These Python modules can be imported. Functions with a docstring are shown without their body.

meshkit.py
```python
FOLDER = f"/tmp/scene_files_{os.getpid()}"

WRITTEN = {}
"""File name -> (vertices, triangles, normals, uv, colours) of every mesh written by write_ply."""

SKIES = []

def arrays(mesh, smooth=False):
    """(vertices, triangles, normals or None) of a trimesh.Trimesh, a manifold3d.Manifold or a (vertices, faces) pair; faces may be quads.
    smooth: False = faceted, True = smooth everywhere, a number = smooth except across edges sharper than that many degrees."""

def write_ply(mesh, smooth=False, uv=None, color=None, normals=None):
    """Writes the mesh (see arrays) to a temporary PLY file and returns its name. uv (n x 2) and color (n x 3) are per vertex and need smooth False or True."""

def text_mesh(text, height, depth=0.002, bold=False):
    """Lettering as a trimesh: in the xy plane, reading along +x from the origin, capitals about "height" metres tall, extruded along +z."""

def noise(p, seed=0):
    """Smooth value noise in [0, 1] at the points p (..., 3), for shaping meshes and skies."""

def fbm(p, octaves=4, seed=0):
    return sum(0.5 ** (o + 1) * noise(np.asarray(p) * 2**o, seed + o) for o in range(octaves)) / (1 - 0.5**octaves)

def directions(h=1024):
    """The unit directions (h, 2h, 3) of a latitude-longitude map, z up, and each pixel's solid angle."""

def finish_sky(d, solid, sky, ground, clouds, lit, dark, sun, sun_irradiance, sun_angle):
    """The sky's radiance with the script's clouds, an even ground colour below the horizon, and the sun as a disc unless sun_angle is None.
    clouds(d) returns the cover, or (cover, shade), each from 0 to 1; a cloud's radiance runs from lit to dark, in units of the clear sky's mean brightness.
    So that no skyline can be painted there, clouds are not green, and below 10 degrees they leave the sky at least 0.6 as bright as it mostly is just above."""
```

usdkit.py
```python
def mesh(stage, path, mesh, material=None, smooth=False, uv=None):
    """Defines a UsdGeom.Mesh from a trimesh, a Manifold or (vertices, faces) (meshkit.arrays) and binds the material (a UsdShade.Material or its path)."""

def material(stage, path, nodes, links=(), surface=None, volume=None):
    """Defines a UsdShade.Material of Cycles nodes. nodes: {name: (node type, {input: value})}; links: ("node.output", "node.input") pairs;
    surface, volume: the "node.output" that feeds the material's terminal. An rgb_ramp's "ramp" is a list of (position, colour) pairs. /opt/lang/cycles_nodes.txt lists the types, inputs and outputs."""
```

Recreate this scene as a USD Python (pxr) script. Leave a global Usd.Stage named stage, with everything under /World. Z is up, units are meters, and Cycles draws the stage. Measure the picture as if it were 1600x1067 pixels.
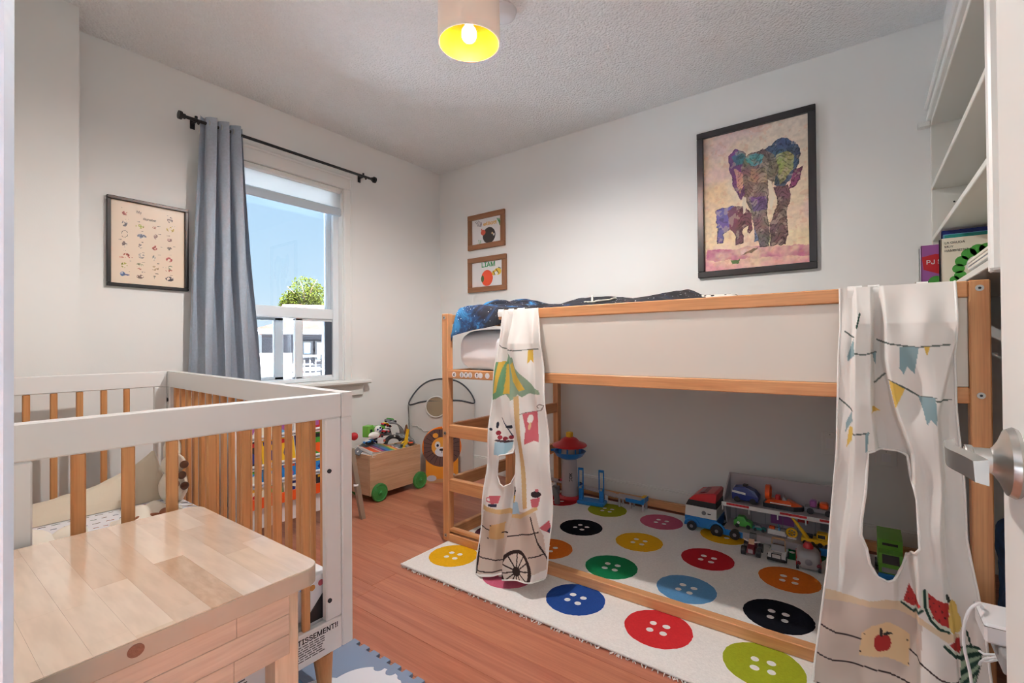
import math, random
import numpy as np, trimesh
from shapely.geometry import Polygon, LineString, Point, box as sbox
from shapely import contains_xy
from shapely import affinity
from shapely.ops import unary_union
from scipy.spatial import ConvexHull
from pxr import Usd, UsdGeom, UsdLux, UsdShade, Sdf, Gf, Vt
import usdkit, meshkit

stage = Usd.Stage.CreateInMemory()
UsdGeom.SetStageUpAxis(stage, 'Z')
UsdGeom.SetStageMetersPerUnit(stage, 1.0)
UsdGeom.Xform.Define(stage, '/World')
UsdGeom.Scope.Define(stage, '/World/Looks')
rnd = random.Random(11)
rng = np.random.default_rng(5)

# ---------------------------------------------------------------- camera
EXPOSURE = 0.58
CAM = np.array([-1.7206, 0.2795, 0.9976]); YAW, PITCH, ROLL = map(math.radians, (36.516, 0.478, -0.429)); F_PX = 736.07
fwd = np.array([math.cos(YAW)*math.cos(PITCH), math.sin(YAW)*math.cos(PITCH), math.sin(PITCH)])
rt = np.array([math.sin(YAW), -math.cos(YAW), 0.0]); upv = np.cross(rt, fwd)
rt2 = math.cos(ROLL)*rt + math.sin(ROLL)*upv; up2 = -math.sin(ROLL)*rt + math.cos(ROLL)*upv
cam = UsdGeom.Camera.Define(stage, '/World/camera')
m4 = Gf.Matrix4d(*rt2, 0, *up2, 0, *(-fwd), 0, *CAM, 1)
cam.AddTransformOp().Set(m4)
cam.CreateHorizontalApertureAttr(36.0); cam.CreateVerticalApertureAttr(24.0)
cam.CreateFocalLengthAttr(36.0*F_PX/1600)
cam.CreateClippingRangeAttr(Gf.Vec2f(0.02, 500))
cam.CreateExposureAttr(EXPOSURE)
cam.CreateFStopAttr(0.0)

# ---------------------------------------------------------------- sky, daylight
SKY = 1.0
sky_mat = usdkit.material(stage, '/World/Looks/sky', {
    'tc': ('texture_coordinate', {}), 's': ('separate_xyz', {}),
    'r': ('rgb_ramp', {'ramp': [(0.0, (.55, .56, .56)), (.49, (.60, .65, .70)), (.505, (.54, .64, .72)), (.56, (.42, .58, .72)), (.66, (.34, .52, .72)), (1.0, (.27, .46, .74))]}),
    'mr': ('map_range', {'from_min': -1.0, 'from_max': 1.0, 'to_min': 0.0, 'to_max': 1.0}),
    'b': ('background_shader', {'strength': SKY})},
    [('tc.generated', 's.vector'), ('s.z', 'mr.value'), ('mr.result', 'r.fac'), ('r.color', 'b.color')], surface='b.background')
dome = UsdLux.DomeLight.Define(stage, '/World/sky_dome')
dome.CreateIntensityAttr(1.0)
UsdShade.MaterialBindingAPI.Apply(dome.GetPrim()).Bind(sky_mat)
SUN = 125.0
sun = UsdLux.DistantLight.Define(stage, '/World/sun')
sun.CreateIntensityAttr(SUN); sun.CreateNormalizeAttr(True); sun.CreateAngleAttr(0.6); sun.CreateColorAttr(Gf.Vec3f(.96, .99, 1.04))
sun.AddRotateXYZOp().Set(Gf.Vec3f(28, 0, 24))     # from behind the house: lights the street outside the window
LAMP_POWER = 1560.0
LAMP_COLOR = (1.0, .965, .92)

# ---------------------------------------------------------------- helpers
def lin(c):
    c = np.asarray(c, float)/255.0
    return np.where(c < .04045, c/12.92, ((c+.055)/1.055)**2.4)

taken = {}
LOC = {}
def numbered(parent, name):
    k = (str(parent), name); n = taken.get(k, 0); taken[k] = n+1
    return name if n == 0 else '%s_%03d' % (name, n)

def tag(prim, label=None, cat=None, group=None, kind=None):
    for k, v in (('label', label), ('category', cat), ('group', group), ('kind', kind)):
        if v: prim.SetCustomDataByKey(k, v)
    return prim

def thing(name, label, cat, loc=(0, 0, 0), group=None, rz=0.0, local=False, kind=None):
    path = '/World/' + numbered('/World', name)
    x = UsdGeom.Xform.Define(stage, path)
    x.AddTranslateOp().Set(Gf.Vec3d(*map(float, loc)))
    if rz: x.AddRotateZOp().Set(math.degrees(rz))
    LOC[path] = np.zeros(3) if local else np.array(loc, float)
    tag(x.GetPrim(), label, cat, group, kind)
    return path

def place(mesh, off):
    if isinstance(mesh, (tuple, list)): return (np.asarray(mesh[0], float)-off, mesh[1])
    v, f, _ = meshkit.arrays(mesh); return (v-off, f)

def part(parent, name, mesh, mat, label=None, smooth=False, kind=None, paint=None):
    path = parent + '/' + numbered(parent, name)
    off = LOC.get(parent, np.zeros(3)); LOC[path] = off
    if paint is not None:
        v, f, _ = meshkit.arrays(mesh); used, inv = np.unique(f, return_inverse=True); mesh = (v[used], inv.reshape(-1, 3)); paint = np.asarray(paint)[used]
    m = usdkit.mesh(stage, path, place(mesh, off), MAT(mat), smooth=smooth)
    if paint is not None:
        UsdGeom.PrimvarsAPI(m).CreatePrimvar('paint', Sdf.ValueTypeNames.Color3fArray, 'vertex').Set(Vt.Vec3fArray.FromNumpy(np.asarray(paint, np.float32)))
    tag(m.GetPrim(), label, None, None, kind)
    return path

def single(name, mesh, mat, label, cat, group=None, smooth=False, kind=None, paint=None):
    path = '/World/' + numbered('/World', name)
    v, f, _ = meshkit.arrays(mesh); c = np.array([(v[:, 0].min()+v[:, 0].max())/2, (v[:, 1].min()+v[:, 1].max())/2, v[:, 2].min()])
    m = usdkit.mesh(stage, path, (v-c, f), MAT(mat), smooth=smooth); m.AddTranslateOp().Set(Gf.Vec3d(*map(float, c)))
    LOC[path] = c
    if paint is not None:
        UsdGeom.PrimvarsAPI(m).CreatePrimvar('paint', Sdf.ValueTypeNames.Color3fArray, 'vertex').Set(Vt.Vec3fArray.FromNumpy(np.asarray(paint, np.float32)))
    tag(m.GetPrim(), label, cat, group, kind)
    return path

def struct(name, mesh=None, mat=None, smooth=False):
    path = '/World/' + name
    if mesh is None: p = UsdGeom.Xform.Define(stage, path)
    else: p = usdkit.mesh(stage, path, mesh, MAT(mat), smooth=smooth)
    tag(p.GetPrim(), kind='structure'); LOC[path] = np.zeros(3)
    return path

def cat_(*ms):
    V, Fs, n = [], [], 0
    for m in ms:
        v, f, _ = meshkit.arrays(m); V.append(v); Fs.append(np.asarray(f)+n); n += len(v)
    return (np.vstack(V), np.vstack(Fs))

def hull(pts):
    pts = np.asarray(pts, float); h = ConvexHull(pts)
    f = h.simplices.copy(); c = pts.mean(0)
    n = np.cross(pts[f[:, 1]]-pts[f[:, 0]], pts[f[:, 2]]-pts[f[:, 0]])
    flip = ((pts[f[:, 0]]-c)*n).sum(1) < 0
    f[flip] = f[flip][:, ::-1]
    used = np.unique(f); re = np.zeros(len(pts), int); re[used] = np.arange(len(used))
    return (pts[used], re[f])

def box(x0, x1, y0, y1, z0, z1, ch=.002):
    x0, x1 = sorted((x0, x1)); y0, y1 = sorted((y0, y1)); z0, z1 = sorted((z0, z1))
    ch = min(ch, .45*(x1-x0), .45*(y1-y0), .45*(z1-z0))
    if ch <= 0:
        m = trimesh.creation.box([x1-x0, y1-y0, z1-z0]); m.apply_translation([(x0+x1)/2, (y0+y1)/2, (z0+z1)/2]); return (np.array(m.vertices), np.array(m.faces))
    P = []
    for sx in (0, 1):
        for sy in (0, 1):
            for sz in (0, 1):
                c = (x1 if sx else x0, y1 if sy else y0, z1 if sz else z0); d = (-ch if sx else ch, -ch if sy else ch, -ch if sz else ch)
                P += [(c[0], c[1]+d[1], c[2]+d[2]), (c[0]+d[0], c[1], c[2]+d[2]), (c[0]+d[0], c[1]+d[1], c[2])]
    return hull(P)

def xf(mesh, loc=(0, 0, 0), rx=0, ry=0, rz=0, s=1.0):
    v, f, _ = meshkit.arrays(mesh)
    R = trimesh.transformations.euler_matrix(rx, ry, rz)[:3, :3]
    return ((v*np.asarray(s)) @ R.T + np.asarray(loc, float), f)

def frame_of(d):
    d = np.asarray(d, float)/np.linalg.norm(d)
    a = np.cross(d, [0, 0, 1.0] if abs(d[2]) < .9 else [1.0, 0, 0]); a /= np.linalg.norm(a)
    return d, a, np.cross(d, a)

def tube(pts, r, n=8, caps=True):
    pts = np.asarray(pts, float); r = np.broadcast_to(np.asarray(r, float), (len(pts),))
    t = np.gradient(pts, axis=0); t /= np.linalg.norm(t, axis=1, keepdims=True)+1e-12
    _, a, b = frame_of(t[0]); V = []
    for i in range(len(pts)):
        a = a-(a@t[i])*t[i]; a /= np.linalg.norm(a); b = np.cross(t[i], a)
        th = np.arange(n)*2*np.pi/n
        V.append(pts[i]+r[i]*(np.cos(th)[:, None]*a+np.sin(th)[:, None]*b))
    V = np.vstack(V); f = []
    for i in range(len(pts)-1):
        for j in range(n):
            p, q = i*n+j, i*n+(j+1) % n
            f += [(p, q, q+n), (p, q+n, p+n)]
    if caps:
        c0, c1 = len(V), len(V)+1; V = np.vstack([V, pts[0], pts[-1]]); e = (len(pts)-1)*n
        for j in range(n): f += [(c0, (j+1) % n, j), (c1, e+j, e+(j+1) % n)]
    return (V, np.array(f))

def cyl(p0, p1, r, n=20, r1=None):
    return tube([p0, p1], [r, r if r1 is None else r1], n)

def lathe(prof, n=32, loc=(0, 0, 0)):
    """prof: (radius, z) from bottom to top, outside of the wall counter-clockwise"""
    prof = np.asarray(prof, float); th = np.arange(n)*2*np.pi/n
    V = np.stack([prof[:, None, 0]*np.cos(th), prof[:, None, 0]*np.sin(th), np.repeat(prof[:, 1:2], n, 1)], -1).reshape(-1, 3)
    f = []
    for i in range(len(prof)-1):
        for j in range(n):
            p, q = i*n+j, i*n+(j+1) % n
            f += [(p, q, q+n), (p, q+n, p+n)]
    return (V+np.asarray(loc, float), np.array(f))

def ball(loc, r, s=(1, 1, 1), sub=2):
    m = trimesh.creation.icosphere(sub, 1.0); return (np.array(m.vertices)*np.asarray(s)*r+np.asarray(loc, float), np.array(m.faces))

def extr(poly, d):
    m = [trimesh.creation.extrude_polygon(g, d, engine='earcut') for g in getattr(poly, 'geoms', [poly])]
    return cat_(*m)

def on_x(mesh, X, out=-1):
    """a mesh in (a, b, depth) standing on a plane x = X: a -> y, b -> z, depth towards x*out; a runs to -y as seen"""
    v, f, _ = meshkit.arrays(mesh); f = f if out > 0 else f[:, ::-1]
    return (np.stack([X+out*v[:, 2], v[:, 0], v[:, 1]], 1), f)

def on_y(mesh, Y, out=-1):
    v, f, _ = meshkit.arrays(mesh); f = f if out < 0 else f[:, ::-1]
    return (np.stack([v[:, 0], Y+out*v[:, 2], v[:, 1]], 1), f)

def grid(nu, nv):
    i, j = np.meshgrid(np.arange(nu-1), np.arange(nv-1), indexing='ij')
    a = (i*nv+j).ravel(); return np.stack([a, a+nv, a+nv+1, a+1], 1)

def sheet(P, keep=None):
    nu, nv = P.shape[:2]; f = grid(nu, nv)
    if keep is not None: f = f[keep.ravel()]
    f = np.vstack([f[:, [0, 1, 2]], f[:, [0, 2, 3]]]); V = P.reshape(-1, 3)
    return (V, f)

def shape_of(s):
    if s[0] == 'p': return Polygon(s[1]).buffer(0), s[2]
    if s[0] == 'l': return LineString(s[1]).buffer(s[2]/2), s[3]
    return affinity.translate(affinity.scale(Point(0, 0).buffer(1, 12), s[2], s[3]), *s[1]), s[4]

def paint_on(a, b, shapes, base):
    """flat print: colours (linear) at the points (a, b) of a surface's own plane"""
    col = np.tile(lin(base), (a.size, 1)) if np.ndim(base) == 1 else np.array(base).reshape(-1, 3).copy()
    a, b = a.ravel(), b.ravel()
    for s in shapes:
        g, c = shape_of(s); x0, y0, x1, y1 = g.bounds
        near = np.nonzero((a >= x0) & (a <= x1) & (b >= y0) & (b <= y1))[0]
        if len(near):
            hit = near[contains_xy(g, a[near], b[near])]
            col[hit] = lin(c)
    return col

def rod_text(text, h, depth=.0012, bold=False):
    m = meshkit.text_mesh(text, h, depth, bold); return (np.array(m.vertices), np.array(m.faces))

# ---------------------------------------------------------------- materials
MATS = {}
def MAT(m): return MATS[m] if isinstance(m, str) else m
def mk(name, nodes, links, surface): MATS[name] = usdkit.material(stage, '/World/Looks/'+name, nodes, links, surface)

def plain(name, c, rough=.5, metal=0.0, spec=.5, coat=0.0, sheen=0.0, bump=0.0, bscale=300, var=0.0, vscale=6.0, trans=0.0):
    nodes = {'p': ('principled_bsdf', {'base_color': tuple(lin(c)), 'roughness': rough, 'metallic': metal, 'specular_ior_level': spec, 'coat_weight': coat, 'sheen_weight': sheen, 'transmission_weight': trans})}
    links = []
    if bump or var: nodes['g'] = ('geometry', {})
    if bump:
        nodes['bn'] = ('noise_texture', {'scale': bscale, 'detail': 3.0}); nodes['bm'] = ('bump', {'strength': bump, 'distance': .002})
        links += [('g.position', 'bn.vector'), ('bn.fac', 'bm.height'), ('bm.normal', 'p.normal')]
    if var:
        l = lin(c); nodes['vn'] = ('noise_texture', {'scale': vscale, 'detail': 4.0}); nodes['vr'] = ('rgb_ramp', {'ramp': [(.3, tuple(l*(1-var))), (.7, tuple(np.minimum(l*(1+var), .95)))]})
        links += [('g.position', 'vn.vector'), ('vn.fac', 'vr.fac'), ('vr.color', 'p.base_color')]
    mk(name, nodes, links, 'p.BSDF')

def wood(name, c1, c2, axis='y', rough=.42, across=26.0, along=1.6, coat=0.0, spec=.4, shift=0.0, c3=None):
    sc = {'x': (along, across, across), 'y': (across, along, across), 'z': (across, across, along)}[axis]
    a, b = tuple(lin(c1)), tuple(lin(c2)); c3 = tuple(lin(c3)) if c3 else tuple((np.array(a)+np.array(b))/2)
    nodes = {'g': ('geometry', {}), 'm': ('mapping', {'scale': sc, 'location': (shift, shift*1.7, shift*.6)}),
             'n': ('noise_texture', {'scale': 1.0, 'detail': 5.0, 'roughness': .6, 'distortion': .6}),
             'n2': ('noise_texture', {'scale': 5.5, 'detail': 3.0}),
             'r': ('rgb_ramp', {'ramp': [(.28, a), (.5, c3), (.72, b)]}),
             'mx': ('mix_color', {'blend_type': 'multiply', 'fac': .22}), 'r2': ('rgb_ramp', {'ramp': [(.35, (.55, .5, .45)), (.6, (1, 1, 1))]}),
             'bm': ('bump', {'strength': .12, 'distance': .001}),
             'p': ('principled_bsdf', {'roughness': rough, 'coat_weight': coat, 'coat_roughness': .15, 'specular_ior_level': spec})}
    links = [('g.position', 'm.vector'), ('m.vector', 'n.vector'), ('m.vector', 'n2.vector'), ('n.fac', 'r.fac'), ('n2.fac', 'r2.fac'), ('r.color', 'mx.a'), ('r2.color', 'mx.b'),
             ('mx.result', 'p.base_color'), ('n2.fac', 'bm.height'), ('bm.normal', 'p.normal')]
    mk(name, nodes, links, 'p.BSDF')

def printed(name, rough=.7, translucent=0.0, sheen=0.0, bump=0.0, coat=0.0):
    nodes = {'a': ('attribute', {'attribute': 'paint'}), 'p': ('principled_bsdf', {'roughness': rough, 'sheen_weight': sheen, 'coat_weight': coat, 'specular_ior_level': .3})}
    links = [('a.color', 'p.base_color')]; out = 'p.BSDF'
    if bump:
        nodes |= {'g': ('geometry', {}), 'bn': ('noise_texture', {'scale': 500.0, 'detail': 2.0}), 'bm': ('bump', {'strength': bump, 'distance': .001})}
        links += [('g.position', 'bn.vector'), ('bn.fac', 'bm.height'), ('bm.normal', 'p.normal')]
    if translucent:
        nodes |= {'t': ('translucent_bsdf', {}), 'x': ('mix_closure', {'fac': translucent})}
        links += [('a.color', 't.color'), ('p.BSDF', 'x.closure1'), ('t.BSDF', 'x.closure2')]; out = 'x.closure'
    mk(name, nodes, links, out)

plain('wall_paint', (238, 238, 235), .72, bump=.08, bscale=180)
plain('trim_white', (236, 236, 232), .38)
plain('door_white', (230, 228, 222), .4, bump=.05, bscale=60)
plain('old_white_daylit', (190, 208, 222), .5, bump=.6, bscale=38, var=.05, vscale=20)  # white jamb paint; the blue cast of hall daylight is put into its colour
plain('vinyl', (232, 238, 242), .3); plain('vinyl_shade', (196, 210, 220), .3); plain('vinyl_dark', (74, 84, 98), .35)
mk('popcorn', {'g': ('geometry', {}), 'v': ('voronoi_texture', {'scale': 85.0}), 'n': ('noise_texture', {'scale': 90.0, 'detail': 4.0}), 'mm': ('math', {'math_type': 'subtract'}),
               'bm': ('bump', {'strength': .6, 'distance': .010}), 'p': ('principled_bsdf', {'base_color': tuple(lin((243, 244, 243))), 'roughness': .9, 'specular_ior_level': .2})},
   [('g.position', 'v.vector'), ('g.position', 'n.vector'), ('n.fac', 'mm.value1'), ('v.distance', 'mm.value2'), ('mm.value', 'bm.height'), ('bm.normal', 'p.normal')], 'p.BSDF')
for i, (a, b) in enumerate((((168, 100, 76), (200, 136, 106)), ((162, 94, 70), (194, 126, 98)), ((174, 106, 80), (206, 143, 112)), ((165, 97, 76), (198, 132, 104)), ((171, 102, 80), (200, 133, 102)))):
    wood('laminate_%d' % i, a, b, 'y', rough=.36, across=30, along=1.1, spec=.4, shift=i*3.7)
plain('subfloor', (120, 74, 54), .7)
for ax in 'xyz':
    wood('pine_'+ax, (200, 136, 86), (228, 172, 122), ax, rough=.4, across=34, along=1.4, spec=.4)
    wood('slat_'+ax, (192, 128, 76), (216, 160, 106), ax, rough=.45, across=40, along=1.5)
    wood('birch_'+ax, (206, 180, 152), (222, 200, 176), ax, rough=.32, across=26, along=2.0, spec=.5)
    wood('apron_'+ax, (172, 152, 134), (190, 170, 152), ax, rough=.45, across=26, along=2.0)
    wood('wagon_'+ax, (196, 152, 116), (216, 178, 144), ax, rough=.5, across=30, along=1.6)
for i, (a, b) in enumerate((((212, 186, 162), (228, 206, 184)), ((206, 178, 152), (222, 196, 172)), ((218, 194, 170), (232, 212, 192)), ((210, 182, 154), (226, 202, 176)))):
    wood('stave_%d' % i, a, b, 'y', rough=.3, across=14, along=2.4, spec=.5, shift=i*2.3, coat=1.0)
wood('stave_knotty', (186, 152, 124), (212, 182, 154), 'y', rough=.2, across=30, along=7, spec=.5, coat=.8)
plain('edge_grey', (158, 146, 130), .45, var=.06, vscale=14)
plain('crib_white', (234, 233, 231), .36); plain('bed_white', (228, 222, 212), .45)
plain('seam', (150, 148, 146), .6)
plain('black_metal', (34, 34, 38), .35); plain('chrome', (196, 194, 190), .26, metal=1.0); plain('zinc', (190, 192, 190), .35, metal=.9)
plain('dark_hole', (30, 34, 40), .6)
plain('frame_black', (36, 34, 36), .32); wood('frame_brown_y', (134, 92, 62), (160, 114, 80), 'y', across=50); wood('frame_brown_z', (134, 92, 62), (160, 114, 80), 'z', across=50)
printed('print_paper', .55); printed('print_gloss', .32, coat=.2); printed('print_cloth', .8, translucent=.18, bump=.1); printed('print_sheet', .85, bump=.15); printed('print_basket', .8, bump=.1)
plain('cloth_white', (238, 236, 232), .85, sheen=.2, bump=.15, bscale=400)
plain('sheet_white', (240, 240, 244), .85, sheen=.2, bump=.1, bscale=40)
plain('cream_cloth', (226, 214, 192), .9, sheen=.3, bump=.25, bscale=260); plain('cream_light', (234, 226, 210), .9, sheen=.3, bump=.2, bscale=200)
plain('plush_brown', (104, 66, 46), .9, sheen=.4, bump=.3, bscale=300); plain('strap_brown', (150, 86, 52), .6)
plain('rug_cream', (238, 236, 232), .95, sheen=.3, bump=.9, bscale=150, var=.05, vscale=120)
plain('linen_blue', (166, 178, 192), .85, sheen=.25, bump=.35, bscale=420, var=.07, vscale=90)
mk('lamp_white', {'p': ('principled_bsdf', {'base_color': tuple(lin((236, 230, 220))), 'roughness': .5}), 't': ('translucent_bsdf', {'color': (.9, .8, .66)}), 'x': ('mix_closure', {'fac': .035})},
   [('p.BSDF', 'x.closure1'), ('t.BSDF', 'x.closure2')], 'x.closure')
mk('lamp_gold', {'p': ('principled_bsdf', {'base_color': (.46, .072, .001), 'roughness': .5, 'metallic': 1.0}), 't': ('translucent_bsdf', {'color': (.9, .8, .66)}), 'x': ('mix_closure', {'fac': .035})},
   [('p.BSDF', 'x.closure1'), ('t.BSDF', 'x.closure2')], 'x.closure')
plain('grey_mesh', (150, 150, 150), .8, bump=.5, bscale=600); plain('piping', (70, 74, 80), .7)
plain('hamper_cloth', (208, 205, 200), .85, sheen=.2, bump=.1, bscale=60); plain('mesh_window', (150, 136, 112), .9, bump=.5, bscale=500)
plain('wheel_green', (58, 142, 70), .4); plain('wheel_edge', (136, 160, 132), .5)
def toy(name, c, rough=.35): plain('toy_'+name, c, rough, coat=.15)
for n, c in dict(red=(196, 36, 44), blue=(34, 128, 204), navy=(30, 48, 128), yellow=(240, 190, 40), orange=(238, 92, 34), green=(74, 160, 64), lime=(112, 182, 66), white=(228, 228, 226), grey=(140, 140, 146), dark=(38, 38, 44), lilac=(160, 90, 160), pink=(214, 90, 130), teal=(40, 150, 140), silver=(170, 168, 170), maroon=(120, 30, 44), tan=(198, 160, 120), brown=(120, 80, 56), cream=(236, 226, 206), sky=(110, 180, 222), panel=(186, 178, 182), road=(116, 118, 122)).items(): toy(n, c)
for n, c in dict(yellow=(226, 172, 28), pink=(196, 96, 122), blue=(36, 72, 144), red=(198, 46, 50), lime=(156, 166, 40), orange=(216, 112, 36), green=(20, 120, 72), sky=(92, 146, 192), black=(20, 22, 30), crimson=(180, 34, 44), plum=(90, 50, 60)).items(): plain('pile_'+n, c, 1.0, spec=.1, bump=.8, bscale=160, var=.06, vscale=120)
plain('foam_blue', (132, 152, 180), .8, bump=.4, bscale=420); plain('foam_white', (226, 230, 238), .8, bump=.3, bscale=420); plain('foam_sky', (112, 164, 206), .8, bump=.4, bscale=420)
plain('plastic_white', (236, 236, 238), .35); plain('ink', (40, 38, 40), .6); plain('ink_green', (50, 140, 84), .6); plain('ink_gold', (220, 170, 60), .6); plain('ink_grey', (110, 104, 104), .6)
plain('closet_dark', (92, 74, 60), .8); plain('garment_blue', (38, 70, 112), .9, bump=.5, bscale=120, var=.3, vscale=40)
plain('shelf_white', (228, 226, 218), .42)
# bedding: dark galaxy print, a cloth's own colours
mk('galaxy', {'g': ('geometry', {}), 'sx': ('separate_xyz', {}), 'mr': ('map_range', {'from_min': 1.55, 'from_max': 1.98, 'to_min': -.07, 'to_max': .20, 'clamp': True}), 'ad': ('math', {'math_type': 'add'}), 'n': ('noise_texture', {'scale': 5.0, 'detail': 6.0, 'roughness': .62, 'distortion': 1.2}),
              'r': ('rgb_ramp', {'ramp': [(.40, tuple(lin((14, 16, 26)))), (.54, tuple(lin((20, 28, 48)))), (.61, tuple(lin((28, 66, 112)))), (.70, tuple(lin((60, 150, 210))))]}),
              'v': ('voronoi_texture', {'scale': 48.0}), 'lt': ('math', {'math_type': 'less_than', 'value2': .13}), 'mx': ('mix_color', {'b': (.8, .85, .9)}),
              'p': ('principled_bsdf', {'roughness': .75, 'sheen_weight': .05})},
   [('g.position', 'n.vector'), ('g.position', 'sx.vector'), ('sx.y', 'mr.value'), ('n.fac', 'ad.value1'), ('mr.result', 'ad.value2'), ('ad.value', 'r.fac'), ('g.position', 'v.vector'), ('v.distance', 'lt.value1'), ('lt.value', 'mx.fac'), ('r.color', 'mx.a'), ('mx.result', 'p.base_color')], 'p.BSDF')
mk('leopard', {'g': ('geometry', {}), 'v': ('voronoi_texture', {'scale': 42.0}), 'lt': ('math', {'math_type': 'less_than', 'value2': .34}), 'mx': ('mix_color', {'a': tuple(lin((232, 226, 214))), 'b': tuple(lin((60, 52, 50)))}), 'p': ('principled_bsdf', {'roughness': .85})},
   [('g.position', 'v.vector'), ('v.distance', 'lt.value1'), ('lt.value', 'mx.fac'), ('mx.result', 'p.base_color')], 'p.BSDF')
# window pane: sunlight passes
mk('pane', {'f': ('fresnel', {'IOR': 1.45}), 't': ('transparent_bsdf', {'color': (.97, .98, .98)}), 'gl': ('glossy_bsdf', {'color': (1, 1, 1), 'roughness': .0}), 'x': ('mix_closure', {})},
   [('f.fac', 'x.fac'), ('t.BSDF', 'x.closure1'), ('gl.BSDF', 'x.closure2')], 'x.closure')
mk('blind_cloth', {'p': ('principled_bsdf', {'base_color': tuple(lin((240, 242, 242))), 'roughness': .8}), 't': ('translucent_bsdf', {'color': tuple(lin((240, 244, 244)))}), 'x': ('mix_closure', {'fac': .45})},
   [('p.BSDF', 'x.closure1'), ('t.BSDF', 'x.closure2')], 'x.closure')
mk('bulb_glow', {'e': ('emission', {'color': LAMP_COLOR, 'strength': LAMP_POWER})}, [], 'e.emission')
mk('foliage', {'oi': ('geometry', {}), 'r': ('rgb_ramp', {'ramp': [(0, tuple(lin((26, 30, 6)))), (.4, tuple(lin((36, 34, 9)))), (.75, tuple(lin((44, 31, 12)))), (1, tuple(lin((38, 20, 17))))]}),
               'p': ('principled_bsdf', {'roughness': .9, 'specular_ior_level': 0.0}), 't': ('translucent_bsdf', {}), 'x': ('mix_closure', {'fac': .35})},
   [('oi.random_per_island', 'r.fac'), ('r.color', 'p.base_color'), ('r.color', 't.color'), ('p.BSDF', 'x.closure1'), ('t.BSDF', 'x.closure2')], 'x.closure')
plain('bark', (96, 78, 64), .9, spec=0.0); plain('siding', (34, 34, 36), .7, spec=0.0); plain('siding_gap', (26, 28, 30), .8, spec=0.0); plain('roof_pink', (50, 33, 29), .9, spec=0.0, var=.12, vscale=6); plain('roof_grey', (36, 34, 34), .9, spec=0.0, var=.12, vscale=6); plain('far_glass', (120, 140, 156), .15); plain('far_white', (38, 38, 38), .6, spec=0.0); plain('street', (206, 212, 220), .95, spec=0.0, var=.1, vscale=1.5); plain('brick_far', (50, 31, 25), .9, spec=0.0, var=.15, vscale=9)

# ---------------------------------------------------------------- room shell
XL, XR, YN, YF, H = -1.68, 1.14, -.035, 3.152, 2.46
fl = struct('floor')
part(fl, 'subfloor', box(XL-1.4, XR+.1, -1.0, YF+.1, -.12, -.008, 0), 'subfloor')
w, gap = .1315, .0006
for i in range(int((XR-XL+1.1)/w)+1):
    x0 = XL-1.1+.058+i*w; y = -.95-rnd.random()*1.1
    while y < YF:
        y1 = y+1.21
        a, b = max(y, -.95), min(y1, YF+.02)
        if b-a > .05 and x0 < XR+.02:
            part(fl, 'plank', box(x0+gap/2, min(x0+w-gap/2, XR+.03), a+gap/2, b-gap/2, -.008, 0, .0008), 'laminate_%d' % rnd.randrange(5))
        y = y1
struct('ceiling', box(XL-.12, XR+.12, -.75, YF+.12, H, H+.1, 0), 'popcorn')
struct('ceiling_hall_sun_block', box(-6.0, XL-.1205, -5.0, YF+.16, H, H+.1, 0), 'wall_paint')  # unseen slab over the hall, added to keep the sun out of it
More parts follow.
